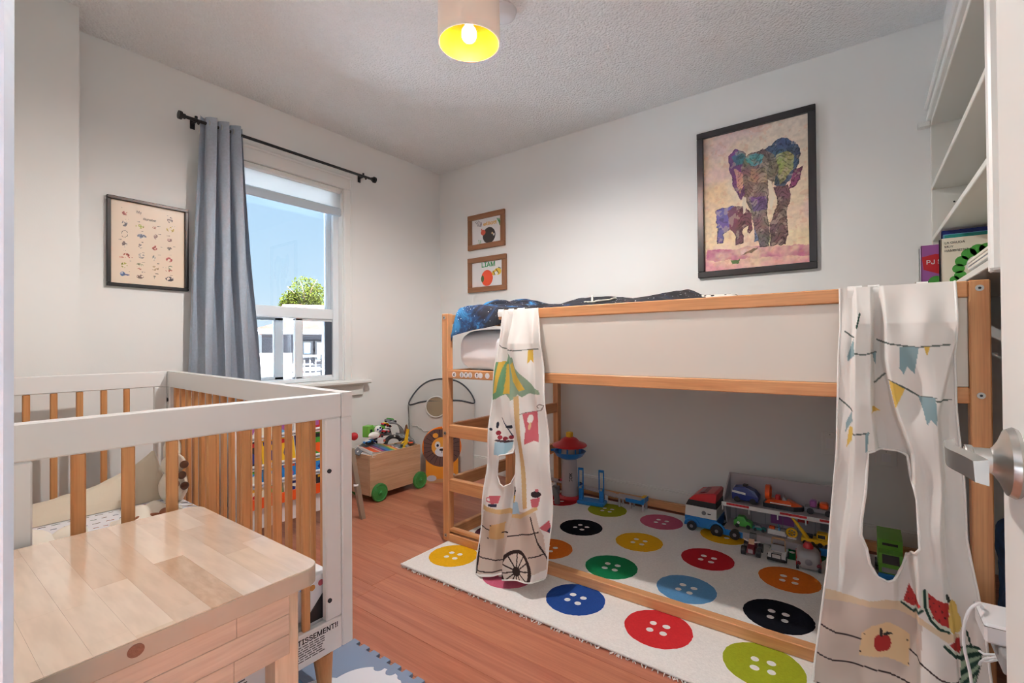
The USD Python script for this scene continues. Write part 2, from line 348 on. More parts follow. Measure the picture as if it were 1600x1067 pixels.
# window wall with its opening
OX0, OX1, OZ0, OZ1 = -.625, .203, .765, 2.088
T = .16
struct('wall_back', cat_(box(XL-.12, OX0, YF, YF+T, -.1, H, 0), box(OX1, XR+.12, YF, YF+T, -.1, H, 0), box(OX0, OX1, YF, YF+T, -.1, OZ0, 0), box(OX0, OX1, YF, YF+T, OZ1, H, 0)), 'wall_paint')
struct('wall_back_left', box(XL, -1.205, 2.955, YF+.02, 0, H, 0), 'wall_paint')
struct('wall_right', box(XR, XR+.12, -.75, YF+.12, -.1, H, 0), 'wall_paint')
# door wall with the doorway the picture is taken from
DY0, DY1 = .125, .775
struct('wall_left', cat_(box(XL-.12, XL, DY1+.02, YF+.12, -.1, H, 0), box(XL-.12, XL, -.75, DY0-.02, -.1, H, 0), box(XL-.12, XL, DY0-.02, DY1+.02, 2.06, H, 0)), 'wall_paint')
# wall at the foot of the bed with the closet opening
CX0, CX1 = -.07, 1.14
struct('wall_front', cat_(box(XL-.12, CX0, YN-.1, YN, -.1, H, 0), box(CX0, XR, YN-.1, YN, 2.06, H, 0)), 'wall_paint')
struct('trim_1', cat_(box(XL, XL+.02, DY1, DY1+.075, 0, 2.1, .006), box(XL-.14, XL+.004, DY1-.003, DY1+.022, 0, 2.06, .004), box(XL, XL+.02, DY0-.075, DY0, 0, 2.1, .006), box(XL-.14, XL+.004, DY0-.022, DY0+.003, 0, 2.06, .004), box(XL, XL+.02, DY0-.075, DY1+.075, 2.06, 2.13, .006)), 'old_white_daylit')
struct('baseboard_right', cat_(box(XR-.014, XR, YN, YF, 0, .112, .002), box(XR-.009, XR, YN, YF, .112, .124, .003)), 'trim_white')
struct('baseboard_back', cat_(box(-1.205, XR-.014, YF-.014, YF, 0, .112, .002), box(-1.205, XR-.009, YF-.009, YF, .112, .124, .003)), 'trim_white')
struct('baseboard_left', box(XL, XL+.014, DY1+.075, 2.955, 0, .12, .003), 'trim_white')

# ---------------------------------------------------------------- window
wi = struct('window_1')
part(wi, 'casing', cat_(box(OX1-.002, .256, YF-.022, YF, .75, OZ1, .005), box(.244, .258, YF-.03, YF, .75, 2.175, .004), box(OX0-.053, OX0+.002, YF-.022, YF, .75, OZ1, .005), box(OX0-.055, .258, YF-.022, YF, OZ1-.002, 2.165, .005), box(OX0-.06, .263, YF-.032, YF, 2.16, 2.178, .004)), 'trim_white')
part(wi, 'jamb', cat_(box(OX1-.01, OX1+.002, YF-.004, YF+T, OZ0, OZ1, .002), box(OX0-.002, OX0+.01, YF-.004, YF+T, OZ0, OZ1, .002), box(OX0, OX1, YF-.004, YF+T, OZ1-.012, OZ1+.002, .002)), 'trim_white')
part(wi, 'window_sill', cat_(box(OX0-.12, .386, YF-.075, YF+.05, .737, .766, .008), box(OX0-.08, .345, YF-.024, YF, .655, .737, .004), box(OX0-.08, .345, YF-.03, YF, .722, .737, .003)), 'trim_white')
fy = YF+.05
part(wi, 'window_frame', cat_(box(.15, .195, fy-.01, fy+.08, OZ0, OZ1-.01, .004), box(OX0+.008, OX0+.06, fy-.01, fy+.08, OZ0, OZ1-.01, .004), box(OX0+.0605, .1495, fy-.012, fy+.078, 1.182, 1.254, .006), box(OX0+.0605, .1495, fy-.02, fy+.078, .767, .792, .005), box(OX0+.0605, .1495, fy-.008, fy+.078, 2.03, OZ1-.01, .004)), 'vinyl')
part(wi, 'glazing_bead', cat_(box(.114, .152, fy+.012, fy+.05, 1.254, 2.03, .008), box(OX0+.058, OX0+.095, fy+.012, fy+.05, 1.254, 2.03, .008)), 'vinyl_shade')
part(wi, 'pane', box(OX0+.05, .15, fy+.03, fy+.034, 1.254, 2.03, 0), 'pane')
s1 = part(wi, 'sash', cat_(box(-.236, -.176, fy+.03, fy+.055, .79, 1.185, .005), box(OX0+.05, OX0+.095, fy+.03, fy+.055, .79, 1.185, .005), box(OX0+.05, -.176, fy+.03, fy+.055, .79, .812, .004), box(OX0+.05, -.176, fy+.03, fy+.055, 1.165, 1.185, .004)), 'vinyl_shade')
part(s1, 'pane', box(OX0+.09, -.23, fy+.041, fy+.045, .81, 1.168, 0), 'pane')
s2 = part(wi, 'sash', cat_(box(-.116, -.062, fy, fy+.028, .79, 1.185, .005), box(-.116, .15, fy, fy+.028, .788, .806, .004), box(-.116, .15, fy, fy+.028, 1.168, 1.185, .004)), 'vinyl')
part(s2, 'pane', box(-.066, .14, fy+.013, fy+.017, .80, 1.172, 0), 'pane')
part(wi, 'track', box(.098, .15, fy+.004, fy+.05, .79, 1.185, .004), 'vinyl_dark')
part(wi, 'insect_screen', box(-.178, -.114, fy+.06, fy+.063, .79, 1.185, 0), 'pane')
bl = thing('roller_blind', 'white roller blind pulled a little way down over the window', 'blind', (-.27, YF+.01, 1.89))
part(bl, 'cassette', box(OX0+.012, .188, YF-.012, YF+.03, 2.05, 2.086, .008), 'trim_white')
part(bl, 'fabric', box(OX0+.02, .184, YF+.008, YF+.0095, 1.95, 2.055, 0), 'blind_cloth')
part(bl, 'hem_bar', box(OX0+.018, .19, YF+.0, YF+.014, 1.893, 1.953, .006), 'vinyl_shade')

# ---------------------------------------------------------------- ceiling lamp
LX, LY = -.315, 1.522
lp = thing('ceiling_lamp', 'white drum ceiling lamp with a gold inside and one bare bulb', 'lamp', (LX, LY, 2.2))
part(lp, 'shade', lathe([(.118, 2.2), (.123, 2.2), (.124, 2.206), (.121, 2.45), (.02, 2.452), (.02, 2.449)], 48, (LX, LY, 0)), 'lamp_white', smooth=40)
part(lp, 'shade_lining', lathe([(.02, 2.446), (.116, 2.444), (.1185, 2.204), (.1178, 2.2005)], 48, (LX, LY, 0)), 'lamp_gold', smooth=40, label='gold inside of the shade')
part(lp, 'ceiling_plate', cyl((LX, LY, 2.45), (LX, LY, 2.4605), .06, 32), 'lamp_white', smooth=40)
part(lp, 'socket', cyl((LX, LY, 2.266), (LX, LY, 2.45), .016, 20), 'lamp_white', smooth=40)
part(lp, 'bulb', ball((LX, LY, 2.24), .030, (1, 1, 1.12), 2), 'bulb_glow', smooth=True)
sm = thing('smoke_alarm', 'small round white smoke alarm on the ceiling past the lamp', 'smoke alarm', (-.1, 1.5, H-.03))
part(sm, 'cover', lathe([(0, H-.032), (.03, H-.034), (.05, H-.026), (.056, H-.008), (.058, H)], 32, (-.09, 1.52, 0)), 'plastic_white', smooth=50)
PR={'LC': [('p',[(1.607,0.28),(1.323,0.335),(1.29,0.251),(1.277,0.118),(1.404,0.068),(1.625,0.02),(1.631,0.152)],(216,201,188)),('p',[(1.615,0.924),(1.555,0.925),(1.548,1.002),(1.534,0.901),(1.535,0.778),(1.542,0.782),(1.585,0.76),(1.616,0.754),(1.616,0.797)],(118,168,128)),('p',[(1.548,1.002),(1.513,0.944),(1.499,0.944),(1.472,0.902),(1.403,0.845),(1.356,0.81),(1.35,0.793),(1.372,0.794),(1.399,0.797),(1.429,0.779),(1.453,0.789),(1.488,0.762),(1.521,0.757),(1.542,0.782),(1.543,0.901)],(146,174,150)),('p',[(1.585,0.923),(1.556,0.928),(1.583,0.791),(1.612,0.78)],(228,192,86)),('p',[(1.554,0.912),(1.527,0.932),(1.518,0.783),(1.547,0.785),(1.549,0.854)],(228,192,86)),('p',[(1.515,0.913),(1.497,0.925),(1.418,0.811),(1.445,0.802),(1.495,0.841)],(228,192,86)),('p',[(1.425,0.982),(1.389,0.982),(1.386,0.923),(1.406,0.937),(1.419,0.918)],(228,192,86)),('l',[(1.603,1.002),(1.546,0.978),(1.487,0.974),(1.378,0.982)],0.0042,(95,105,100)),('p',[(1.482,0.775),(1.447,0.785),(1.407,0.583),(1.359,0.347),(1.382,0.336),(1.425,0.523)],(221,188,136)),('l',[(1.431,0.707),(1.413,0.715),(1.342,0.728),(1.336,0.747),(1.348,0.753),(1.357,0.745),(1.35,0.739)],0.003,(120,100,95)),('p',[(1.419,0.711),(1.355,0.727),(1.35,0.662),(1.339,0.602),(1.359,0.607),(1.394,0.589),(1.396,0.65)],(203,104,114)),('e',(1.386,0.692),0.011,0.018,(240,236,230)),('e',(1.384,0.663),0.005,0.015,(225,190,150)),('p',[(1.567,0.576),(1.494,0.587),(1.495,0.554),(1.51,0.53),(1.534,0.523),(1.569,0.522)],(170,208,224)),('e',(1.556,0.616),0.013,0.01,(150,48,60)),('e',(1.546,0.598),0.012,0.009,(150,48,60)),('e',(1.521,0.595),0.01,0.008,(150,48,60)),('e',(1.502,0.6),0.009,0.009,(150,48,60)),('e',(1.531,0.583),0.039,0.005,(75,58,64)),('l',[(1.544,0.682),(1.521,0.642),(1.5,0.603)],0.003,(48,52,80)),('e',(1.601,0.627),0.013,0.006,(44,48,60)),('e',(1.566,0.649),0.007,0.015,(44,48,60)),('e',(1.513,0.643),0.012,0.007,(44,48,60)),('p',[(1.61,0.306),(1.538,0.3),(1.476,0.307),(1.407,0.306),(1.323,0.358),(1.317,0.345),(1.405,0.289),(1.474,0.286),(1.536,0.283),(1.611,0.285)],(221,188,136)),('p',[(1.58,0.347),(1.522,0.355),(1.53,0.324),(1.564,0.317)],(203,104,114)),('l',[(1.578,0.342),(1.591,0.337),(1.588,0.326),(1.57,0.324)],0.005,(203,104,114)),('p',[(1.577,0.315),(1.535,0.32),(1.536,0.308),(1.576,0.305)],(48,52,80)),('p',[(1.473,0.344),(1.42,0.354),(1.407,0.309),(1.472,0.296)],(176,214,234)),('e',(1.444,0.396),0.012,0.023,(34,32,38)),('e',(1.444,0.402),0.006,0.006,(200,226,236)),('p',[(1.453,0.375),(1.431,0.379),(1.438,0.345)],(228,180,70)),('p',[(1.349,0.381),(1.315,0.39),(1.318,0.356),(1.339,0.351)],(203,104,114)),('e',(1.332,0.4),0.019,0.012,(50,36,40)),('e',(1.331,0.415),0.007,0.006,(203,104,114)),('p',[(1.302,0.279),(1.28,0.304),(1.271,0.279),(1.277,0.258)],(203,104,114)),('p',[(1.283,0.263),(1.271,0.283),(1.273,0.257)],(48,52,80)),('p',[(1.561,0.231),(1.495,0.253),(1.498,0.184),(1.567,0.175)],(224,186,132)),('e',(1.556,0.23),0.005,0.003,(58,46,46)),('e',(1.571,0.174),0.005,0.003,(58,46,46)),('l',[(1.626,0.211),(1.565,0.21)],0.0048,(58,46,46)),('l',[(1.504,0.209),(1.417,0.221),(1.304,0.264)],0.0048,(58,46,46)),('l',[(1.619,0.091),(1.538,0.094),(1.493,0.094)],0.0048,(58,46,46)),('l',[(1.343,0.159),(1.287,0.178)],0.0048,(58,46,46)),('l',[(1.618,0.033),(1.475,0.057)],0.0048,(58,46,46)),('l',[(1.339,0.316),(1.305,0.226),(1.276,0.149)],0.0048,(58,46,46)),('e',(1.399,0.091),0.077,0.08,(58,44,42)),('e',(1.399,0.091),0.062,0.066,(226,216,206)),('l',[(1.399,0.091),(1.332,0.109)],0.005,(58,44,42)),('l',[(1.399,0.091),(1.338,0.071)],0.005,(58,44,42)),('l',[(1.399,0.091),(1.36,0.039)],0.005,(58,44,42)),('l',[(1.399,0.091),(1.393,0.02)],0.005,(58,44,42)),('l',[(1.399,0.091),(1.428,0.019)],0.005,(58,44,42)),('l',[(1.399,0.091),(1.456,0.039)],0.005,(58,44,42)),('l',[(1.399,0.091),(1.469,0.072)],0.005,(58,44,42)),('l',[(1.399,0.091),(1.463,0.111)],0.005,(58,44,42)),('l',[(1.399,0.091),(1.439,0.145)],0.005,(58,44,42)),('l',[(1.399,0.091),(1.405,0.163)],0.005,(58,44,42)),('l',[(1.399,0.091),(1.37,0.162)],0.005,(58,44,42)),('l',[(1.399,0.091),(1.344,0.142)],0.005,(58,44,42)),('e',(1.399,0.091),0.019,0.018,(58,44,42)),('e',(1.628,0.077),0.018,0.07,(52,40,44))],'RC': [('l',[(0.316,1.031),(0.296,1.013)],0.0042,(96,108,104)),('l',[(0.298,0.967),(0.274,0.963),(0.246,0.971)],0.0042,(96,108,104)),('l',[(0.242,1.007),(0.218,0.994),(0.16,0.984),(0.094,0.991)],0.0042,(96,108,104)),('l',[(0.334,0.835),(0.302,0.804)],0.0042,(96,108,104)),('l',[(0.301,0.74),(0.264,0.746)],0.0042,(96,108,104)),('l',[(0.249,0.885),(0.226,0.912)],0.0042,(96,108,104)),('l',[(0.219,0.895),(0.185,0.875),(0.157,0.855),(0.125,0.852)],0.0042,(96,108,104)),('l',[(0.123,0.844),(0.089,0.845)],0.0042,(96,108,104)),('p',[(0.296,1.011),(0.295,0.961),(0.311,0.943),(0.312,0.958)],(142,172,180)),('p',[(0.253,0.968),(0.245,0.971),(0.246,0.936),(0.25,0.946)],(142,172,180)),('p',[(0.195,0.986),(0.156,0.984),(0.165,0.913),(0.18,0.934),(0.187,0.911),(0.197,0.928)],(142,172,180)),('p',[(0.158,0.855),(0.125,0.852),(0.123,0.78),(0.135,0.796),(0.142,0.779),(0.15,0.822)],(142,172,180)),('p',[(0.302,0.804),(0.301,0.775),(0.319,0.736),(0.317,0.764)],(142,172,180)),('p',[(0.272,0.743),(0.264,0.751),(0.268,0.698),(0.273,0.691)],(142,172,180)),('p',[(0.146,0.985),(0.133,0.987),(0.14,0.961)],(232,196,98)),('p',[(0.219,0.895),(0.185,0.872),(0.206,0.819)],(232,196,98)),('p',[(0.309,0.755),(0.3,0.759),(0.303,0.72),(0.317,0.692)],(232,196,98)),('p',[(0.255,0.82),(0.238,0.806),(0.257,0.801)],(232,196,98)),('p',[(0.282,1.086),(0.279,1.079),(0.288,1.035),(0.291,1.039)],(44,78,66)),('p',[(0.374,0.261),(0.328,0.26),(0.273,0.269),(0.205,0.273),(0.16,0.264),(0.166,0.097),(0.163,0.035),(0.411,-0.073),(0.399,0.058),(0.382,0.201)],(208,194,184)),('p',[(0.372,0.291),(0.328,0.283),(0.273,0.284),(0.229,0.298),(0.182,0.295),(0.153,0.276),(0.124,0.26),(0.087,0.258),(0.087,0.247),(0.11,0.236),(0.16,0.264),(0.205,0.273),(0.273,0.269),(0.328,0.26),(0.374,0.261)],(226,206,176)),('p',[(0.183,0.351),(0.161,0.309),(0.175,0.297),(0.195,0.303)],(172,50,48)),('l',[(0.198,0.299),(0.177,0.288),(0.16,0.305)],0.01,(220,226,214)),('l',[(0.198,0.296),(0.175,0.284),(0.159,0.303)],0.006,(34,66,56)),('p',[(0.153,0.357),(0.13,0.335),(0.105,0.326),(0.108,0.272),(0.124,0.269),(0.142,0.284),(0.152,0.314)],(172,50,48)),('l',[(0.153,0.352),(0.152,0.314),(0.141,0.285),(0.125,0.269),(0.108,0.266)],0.012,(214,222,206)),('l',[(0.154,0.357),(0.154,0.314),(0.143,0.283),(0.127,0.264),(0.108,0.261)],0.006,(34,66,56)),('e',(0.145,0.336),0.002,0.003,(60,30,30)),('e',(0.136,0.326),0.002,0.002,(60,30,30)),('e',(0.125,0.32),0.002,0.002,(60,30,30)),('e',(0.143,0.317),0.002,0.003,(60,30,30)),('e',(0.132,0.306),0.001,0.003,(60,30,30)),('e',(0.12,0.306),0.002,0.003,(60,30,30)),('e',(0.138,0.29),0.002,0.003,(60,30,30)),('e',(0.125,0.285),0.001,0.003,(60,30,30)),('e',(0.115,0.293),0.002,0.003,(60,30,30)),('e',(0.186,0.328),0.002,0.002,(60,30,30)),('e',(0.176,0.316),0.001,0.002,(60,30,30)),('e',(0.184,0.312),0.001,0.003,(60,30,30)),('e',(0.171,0.308),0.001,0.002,(60,30,30)),('p',[(0.108,0.232),(0.086,0.252),(0.086,0.208)],(172,50,48)),('l',[(0.114,0.226),(0.086,0.202)],0.01,(214,222,206)),('l',[(0.117,0.226),(0.086,0.197)],0.007,(34,66,56)),('e',(0.095,0.285),0.013,0.026,(222,192,106)),('e',(0.097,0.311),0.009,0.02,(222,192,106)),('l',[(0.108,0.342),(0.104,0.33)],0.007,(50,56,54)),('p',[(0.085,0.229),(0.069,0.241),(0.052,0.243),(0.047,0.229),(0.05,0.192),(0.059,0.144),(0.087,0.129)],(158,186,160)),('p',[(0.086,0.204),(0.069,0.221),(0.047,0.235),(0.047,0.225),(0.066,0.208),(0.086,0.19)],(34,66,56)),('p',[(0.086,0.167),(0.069,0.192),(0.049,0.217),(0.05,0.204),(0.068,0.174),(0.086,0.151)],(34,66,56)),('p',[(0.087,0.132),(0.063,0.169),(0.053,0.189),(0.055,0.172),(0.067,0.147),(0.077,0.133)],(34,66,56)),('p',[(0.085,0.229),(0.069,0.241),(0.052,0.243),(0.047,0.234),(0.052,0.236),(0.069,0.234),(0.085,0.223)],(34,66,56)),('p',[(0.052,0.243),(0.047,0.229),(0.05,0.192),(0.058,0.144),(0.06,0.144),(0.053,0.194),(0.05,0.228)],(34,66,56)),('l',[(0.074,0.272),(0.067,0.241)],0.004,(34,66,56)),('p',[(0.264,0.22),(0.229,0.236),(0.183,0.218),(0.186,0.133),(0.235,0.141),(0.293,0.126),(0.287,0.192)],(234,206,162)),('e',(0.248,0.175),0.012,0.023,(172,50,48)),('e',(0.234,0.18),0.012,0.022,(172,50,48)),('e',(0.241,0.175),0.016,0.019,(172,50,48)),('l',[(0.244,0.214),(0.243,0.197)],0.006,(58,46,46)),('p',[(0.24,0.203),(0.23,0.21),(0.217,0.206),(0.23,0.199),(0.238,0.199)],(40,44,44)),('e',(0.281,0.192),0.002,0.002,(58,46,46)),('e',(0.29,0.138),0.002,0.002,(58,46,46)),('e',(0.188,0.199),0.002,0.002,(58,46,46)),('e',(0.187,0.141),0.002,0.002,(58,46,46)),('l',[(0.384,0.187),(0.342,0.173),(0.289,0.175)],0.0045,(58,46,46)),('l',[(0.183,0.179),(0.154,0.162),(0.126,0.145),(0.105,0.14),(0.087,0.146)],0.0045,(58,46,46)),('l',[(0.394,0.107),(0.351,0.097),(0.288,0.098),(0.231,0.103),(0.179,0.091)],0.0045,(58,46,46)),('l',[(0.391,0.019),(0.348,0.019)],0.0045,(58,46,46))],'LCl': [(1.594,1.154),(1.596,1.055),(1.608,0.911),(1.62,0.768),(1.618,0.6),(1.616,0.463),(1.622,0.272),(1.624,0.112),(1.626,-0.006)],'LCr': [(1.405,1.15),(1.381,1.05),(1.353,0.889),(1.329,0.733),(1.305,0.582),(1.282,0.437),(1.269,0.293),(1.275,0.173),(1.283,0.081)],'LCh': [(1.537,0.523),(1.49,0.535),(1.478,0.575),(1.46,0.518),(1.455,0.482),(1.466,0.443),(1.485,0.408),(1.508,0.396),(1.53,0.404),(1.546,0.439)],'RCl1': [(0.328,1.157),(0.327,1.048),(0.332,0.981),(0.335,0.881),(0.34,0.682)],'RCl2': [(0.357,0.472),(0.365,0.348),(0.382,0.201),(0.399,0.058),(0.402,0.0)],'RCr1': [(0.077,1.145),(0.08,1.01),(0.079,0.821),(0.068,0.642)],'RCr2': [(0.065,0.488),(0.05,0.373),(0.04,0.268),(0.033,0.181),(0.03,0.152)],'RCh': [(0.273,0.592),(0.283,0.513),(0.285,0.469),(0.273,0.434),(0.266,0.39),(0.25,0.359),(0.228,0.349),(0.208,0.361),(0.194,0.389),(0.186,0.425),(0.162,0.46),(0.164,0.513),(0.17,0.61),(0.165,0.583),(0.176,0.642),(0.181,0.691),(0.202,0.7),(0.251,0.697),(0.267,0.692),(0.269,0.66)],'EL': [('p',[(0.988,1.533),(0.719,1.527),(0.484,1.505),(0.485,1.452),(0.703,1.463),(0.989,1.476)],(196,112,142)),('p',[(0.937,1.753),(0.908,1.768),(0.838,1.763),(0.834,1.714),(0.853,1.657),(0.872,1.635),(0.896,1.618),(0.898,1.561),(0.93,1.565),(0.934,1.649)],(104,98,150)),('p',[(0.88,1.743),(0.838,1.763),(0.792,1.755),(0.753,1.71),(0.749,1.621),(0.763,1.599),(0.776,1.606),(0.771,1.644),(0.794,1.633),(0.797,1.554),(0.836,1.552),(0.84,1.605),(0.864,1.639)],(112,72,84)),('p',[(0.696,2.041),(0.628,2.081),(0.578,2.082),(0.53,2.031),(0.516,1.976),(0.539,1.907),(0.572,1.849),(0.614,1.82),(0.643,1.845),(0.634,1.91),(0.663,1.984)],(72,92,112)),('p',[(0.637,2.007),(0.579,2.011),(0.547,1.975),(0.555,1.911),(0.589,1.862),(0.622,1.84),(0.63,1.909)],(150,150,104)),('p',[(0.547,1.909),(0.507,1.918),(0.516,1.865),(0.54,1.823),(0.573,1.802),(0.568,1.848)],(128,70,104)),('p',[(0.869,2.054),(0.83,2.09),(0.785,2.055),(0.767,2.019),(0.781,1.963),(0.791,1.896),(0.783,1.82),(0.801,1.796),(0.841,1.871),(0.859,1.961)],(112,74,118)),('p',[(0.849,2.049),(0.812,2.07),(0.776,2.041),(0.772,2.01),(0.803,1.998),(0.836,1.996)],(74,112,132)),('p',[(0.836,1.976),(0.799,1.947),(0.791,1.896),(0.801,1.828),(0.828,1.884)],(196,160,140)),('p',[(0.647,1.836),(0.581,1.832),(0.567,1.782),(0.584,1.69),(0.582,1.596),(0.591,1.519),(0.663,1.519),(0.666,1.647),(0.631,1.737)],(112,86,88)),('p',[(0.739,1.718),(0.701,1.653),(0.71,1.557),(0.741,1.551)],(120,130,160)),('p',[(0.785,2.019),(0.749,2.044),(0.696,2.05),(0.645,2.009),(0.621,1.926),(0.645,1.864),(0.673,1.783),(0.678,1.707),(0.667,1.609),(0.669,1.52),(0.711,1.523),(0.734,1.619),(0.753,1.7),(0.774,1.773),(0.789,1.846),(0.793,1.906),(0.799,1.957)],(124,110,104)),('p',[(0.776,2.021),(0.731,2.04),(0.688,2.019),(0.697,1.973),(0.75,1.971)],(96,150,158)),('p',[(0.75,1.956),(0.68,1.945),(0.677,1.871),(0.724,1.872),(0.764,1.89)],(160,140,116)),('p',[(0.765,1.801),(0.682,1.795),(0.678,1.726),(0.744,1.719)],(110,86,124)),('p',[(0.672,1.88),(0.654,1.866),(0.643,1.778),(0.654,1.711),(0.665,1.743)],(226,214,190)),('p',[(0.794,1.812),(0.777,1.803),(0.783,1.725),(0.795,1.713)],(220,208,186)),('p',[(0.813,1.516),(0.772,1.516),(0.768,1.494),(0.809,1.491)],(226,196,190)),('p',[(0.855,1.466),(0.814,1.472),(0.818,1.447),(0.851,1.446)],(96,120,70)),('p',[(0.804,1.49),(0.746,1.518),(0.719,1.521),(0.755,1.494)],(120,100,80))],'AL': [('e',(-1.002,1.654),0.011,0.01,(206,120,110)),('e',(-0.816,1.659),0.012,0.016,(150,128,124)),('e',(-1.003,1.604),0.011,0.015,(128,122,126)),('e',(-0.943,1.601),0.017,0.01,(186,186,96)),('e',(-0.879,1.606),0.013,0.006,(206,150,130)),('e',(-0.815,1.61),0.017,0.013,(214,184,90)),('e',(-0.935,1.553),0.019,0.011,(134,140,160)),('e',(-0.877,1.561),0.009,0.013,(186,150,140)),('e',(-0.818,1.555),0.01,0.01,(180,136,128)),('e',(-1.003,1.504),0.01,0.015,(160,140,136)),('e',(-0.941,1.504),0.008,0.012,(134,124,124)),('e',(-0.882,1.505),0.012,0.013,(196,110,100)),('e',(-0.819,1.511),0.01,0.009,(140,128,120)),('e',(-0.996,1.451),0.012,0.009,(202,112,96)),('e',(-0.937,1.455),0.013,0.013,(190,180,170)),('e',(-0.885,1.453),0.007,0.012,(160,166,158)),('e',(-0.82,1.453),0.014,0.012,(200,104,98)),('e',(-1.005,1.401),0.013,0.013,(176,176,84)),('e',(-0.944,1.409),0.015,0.009,(168,166,132)),('e',(-0.88,1.401),0.015,0.012,(204,176,140)),('e',(-0.814,1.412),0.01,0.011,(156,170,140)),('e',(-1.011,1.358),0.01,0.011,(130,154,196)),('e',(-0.942,1.352),0.015,0.01,(160,138,126)),('e',(-0.882,1.359),0.005,0.012,(180,170,150)),('e',(-0.818,1.354),0.018,0.012,(112,104,106)),('e',(-0.945,1.39),0.008,0.004,(200,120,100)),('e',(-0.82,1.396),0.016,0.006,(204,124,110)),('e',(-0.996,1.355),0.012,0.004,(140,140,170)),('l',[(-0.99,1.555),(-0.993,1.544),(-1.001,1.537),(-1.01,1.537),(-1.016,1.545),(-1.016,1.556),(-1.01,1.566),(-1.001,1.57),(-0.993,1.565),(-0.99,1.555)],0.002,(90,84,84)),('l',[(-1.021,1.678),(-1.01,1.679)],0.0022,(92,84,84)),('l',[(-0.999,1.626),(-0.988,1.627)],0.0022,(92,84,84)),('l',[(-0.956,1.622),(-0.944,1.623)],0.0022,(92,84,84)),('l',[(-0.838,1.679),(-0.826,1.68)],0.0022,(92,84,84)),('l',[(-0.871,1.616),(-0.859,1.617)],0.0022,(92,84,84)),('l',[(-0.807,1.627),(-0.794,1.628)],0.0022,(92,84,84)),('l',[(-0.988,1.573),(-0.977,1.574)],0.0022,(92,84,84)),('l',[(-0.936,1.578),(-0.925,1.579)],0.0022,(92,84,84)),('l',[(-0.867,1.576),(-0.855,1.576)],0.0022,(92,84,84)),('l',[(-0.83,1.575),(-0.817,1.576)],0.0022,(92,84,84)),('l',[(-1.025,1.523),(-1.014,1.524)],0.0022,(92,84,84)),('l',[(-0.936,1.524),(-0.925,1.524)],0.0022,(92,84,84)),('l',[(-0.859,1.513),(-0.846,1.513)],0.0022,(92,84,84)),('l',[(-0.807,1.522),(-0.794,1.523)],0.0022,(92,84,84)),('l',[(-1.008,1.473),(-0.997,1.473)],0.0022,(92,84,84)),('l',[(-0.937,1.473),(-0.925,1.473)],0.0022,(92,84,84)),('l',[(-0.867,1.471),(-0.855,1.471)],0.0022,(92,84,84)),('l',[(-0.819,1.478),(-0.807,1.478)],0.0022,(92,84,84)),('l',[(-0.99,1.424),(-0.979,1.424)],0.0022,(92,84,84)),('l',[(-0.935,1.424),(-0.923,1.424)],0.0022,(92,84,84)),('l',[(-0.875,1.426),(-0.863,1.426)],0.0022,(92,84,84)),('l',[(-0.847,1.41),(-0.834,1.41)],0.0022,(92,84,84)),('l',[(-0.994,1.371),(-0.982,1.371)],0.0022,(92,84,84)),('l',[(-0.935,1.376),(-0.923,1.376)],0.0022,(92,84,84)),('l',[(-0.879,1.374),(-0.867,1.374)],0.0022,(92,84,84)),('l',[(-0.815,1.373),(-0.803,1.373)],0.0022,(92,84,84)),('l',[(-1.023,1.438),(-0.975,1.441)],0.004,(202,112,96))],'B1': [('l',[(2.749,1.986),(2.733,1.97),(2.72,1.947)],0.0035,(50,56,78)),('l',[(2.733,1.989),(2.72,1.968),(2.712,1.946)],0.0035,(50,56,78)),('l',[(2.717,1.992),(2.708,1.966),(2.703,1.945)],0.0035,(50,56,78)),('l',[(2.702,1.984),(2.695,1.964),(2.695,1.943)],0.0035,(50,56,78)),('l',[(2.687,1.976),(2.683,1.962),(2.687,1.942)],0.0035,(50,56,78)),('e',(2.609,1.862),0.064,0.063,(58,54,54)),('e',(2.668,1.891),0.024,0.022,(206,92,70)),('p',[(2.693,1.915),(2.675,1.902),(2.679,1.924)],(206,92,70)),('e',(2.576,1.875),0.008,0.009,(226,196,150)),('e',(2.561,1.862),0.008,0.009,(236,226,216)),('l',[(2.527,1.981),(2.509,1.951),(2.5,1.926)],0.006,(60,150,92)),('l',[(2.516,1.979),(2.504,1.95),(2.5,1.926)],0.006,(60,150,92)),('l',[(2.505,1.977),(2.499,1.949),(2.5,1.926)],0.006,(60,150,92)),('l',[(2.494,1.975),(2.493,1.948),(2.5,1.926)],0.006,(60,150,92)),('l',[(2.483,1.973),(2.488,1.948),(2.5,1.926)],0.006,(60,150,92)),('l',[(2.726,1.803),(2.708,1.79)],0.006,(76,158,96)),('l',[(2.714,1.836),(2.704,1.789)],0.006,(76,158,96)),('l',[(2.704,1.8),(2.7,1.789)],0.006,(76,158,96)),('l',[(2.693,1.833),(2.697,1.788)],0.006,(76,158,96)),('l',[(2.682,1.797),(2.693,1.788)],0.006,(76,158,96))],'B2': [('e',(2.632,1.528),0.058,0.063,(232,84,48)),('e',(2.678,1.525),0.015,0.027,(84,104,58)),('e',(2.525,1.57),0.036,0.027,(232,196,74)),('e',(2.564,1.562),0.018,0.018,(226,190,70)),('e',(2.538,1.559),0.017,0.013,(240,238,232)),('l',[(2.568,1.576),(2.551,1.547)],0.006,(50,46,40)),('l',[(2.542,1.59),(2.517,1.557)],0.006,(50,46,40)),('l',[(2.516,1.601),(2.495,1.592)],0.006,(50,46,40))]}
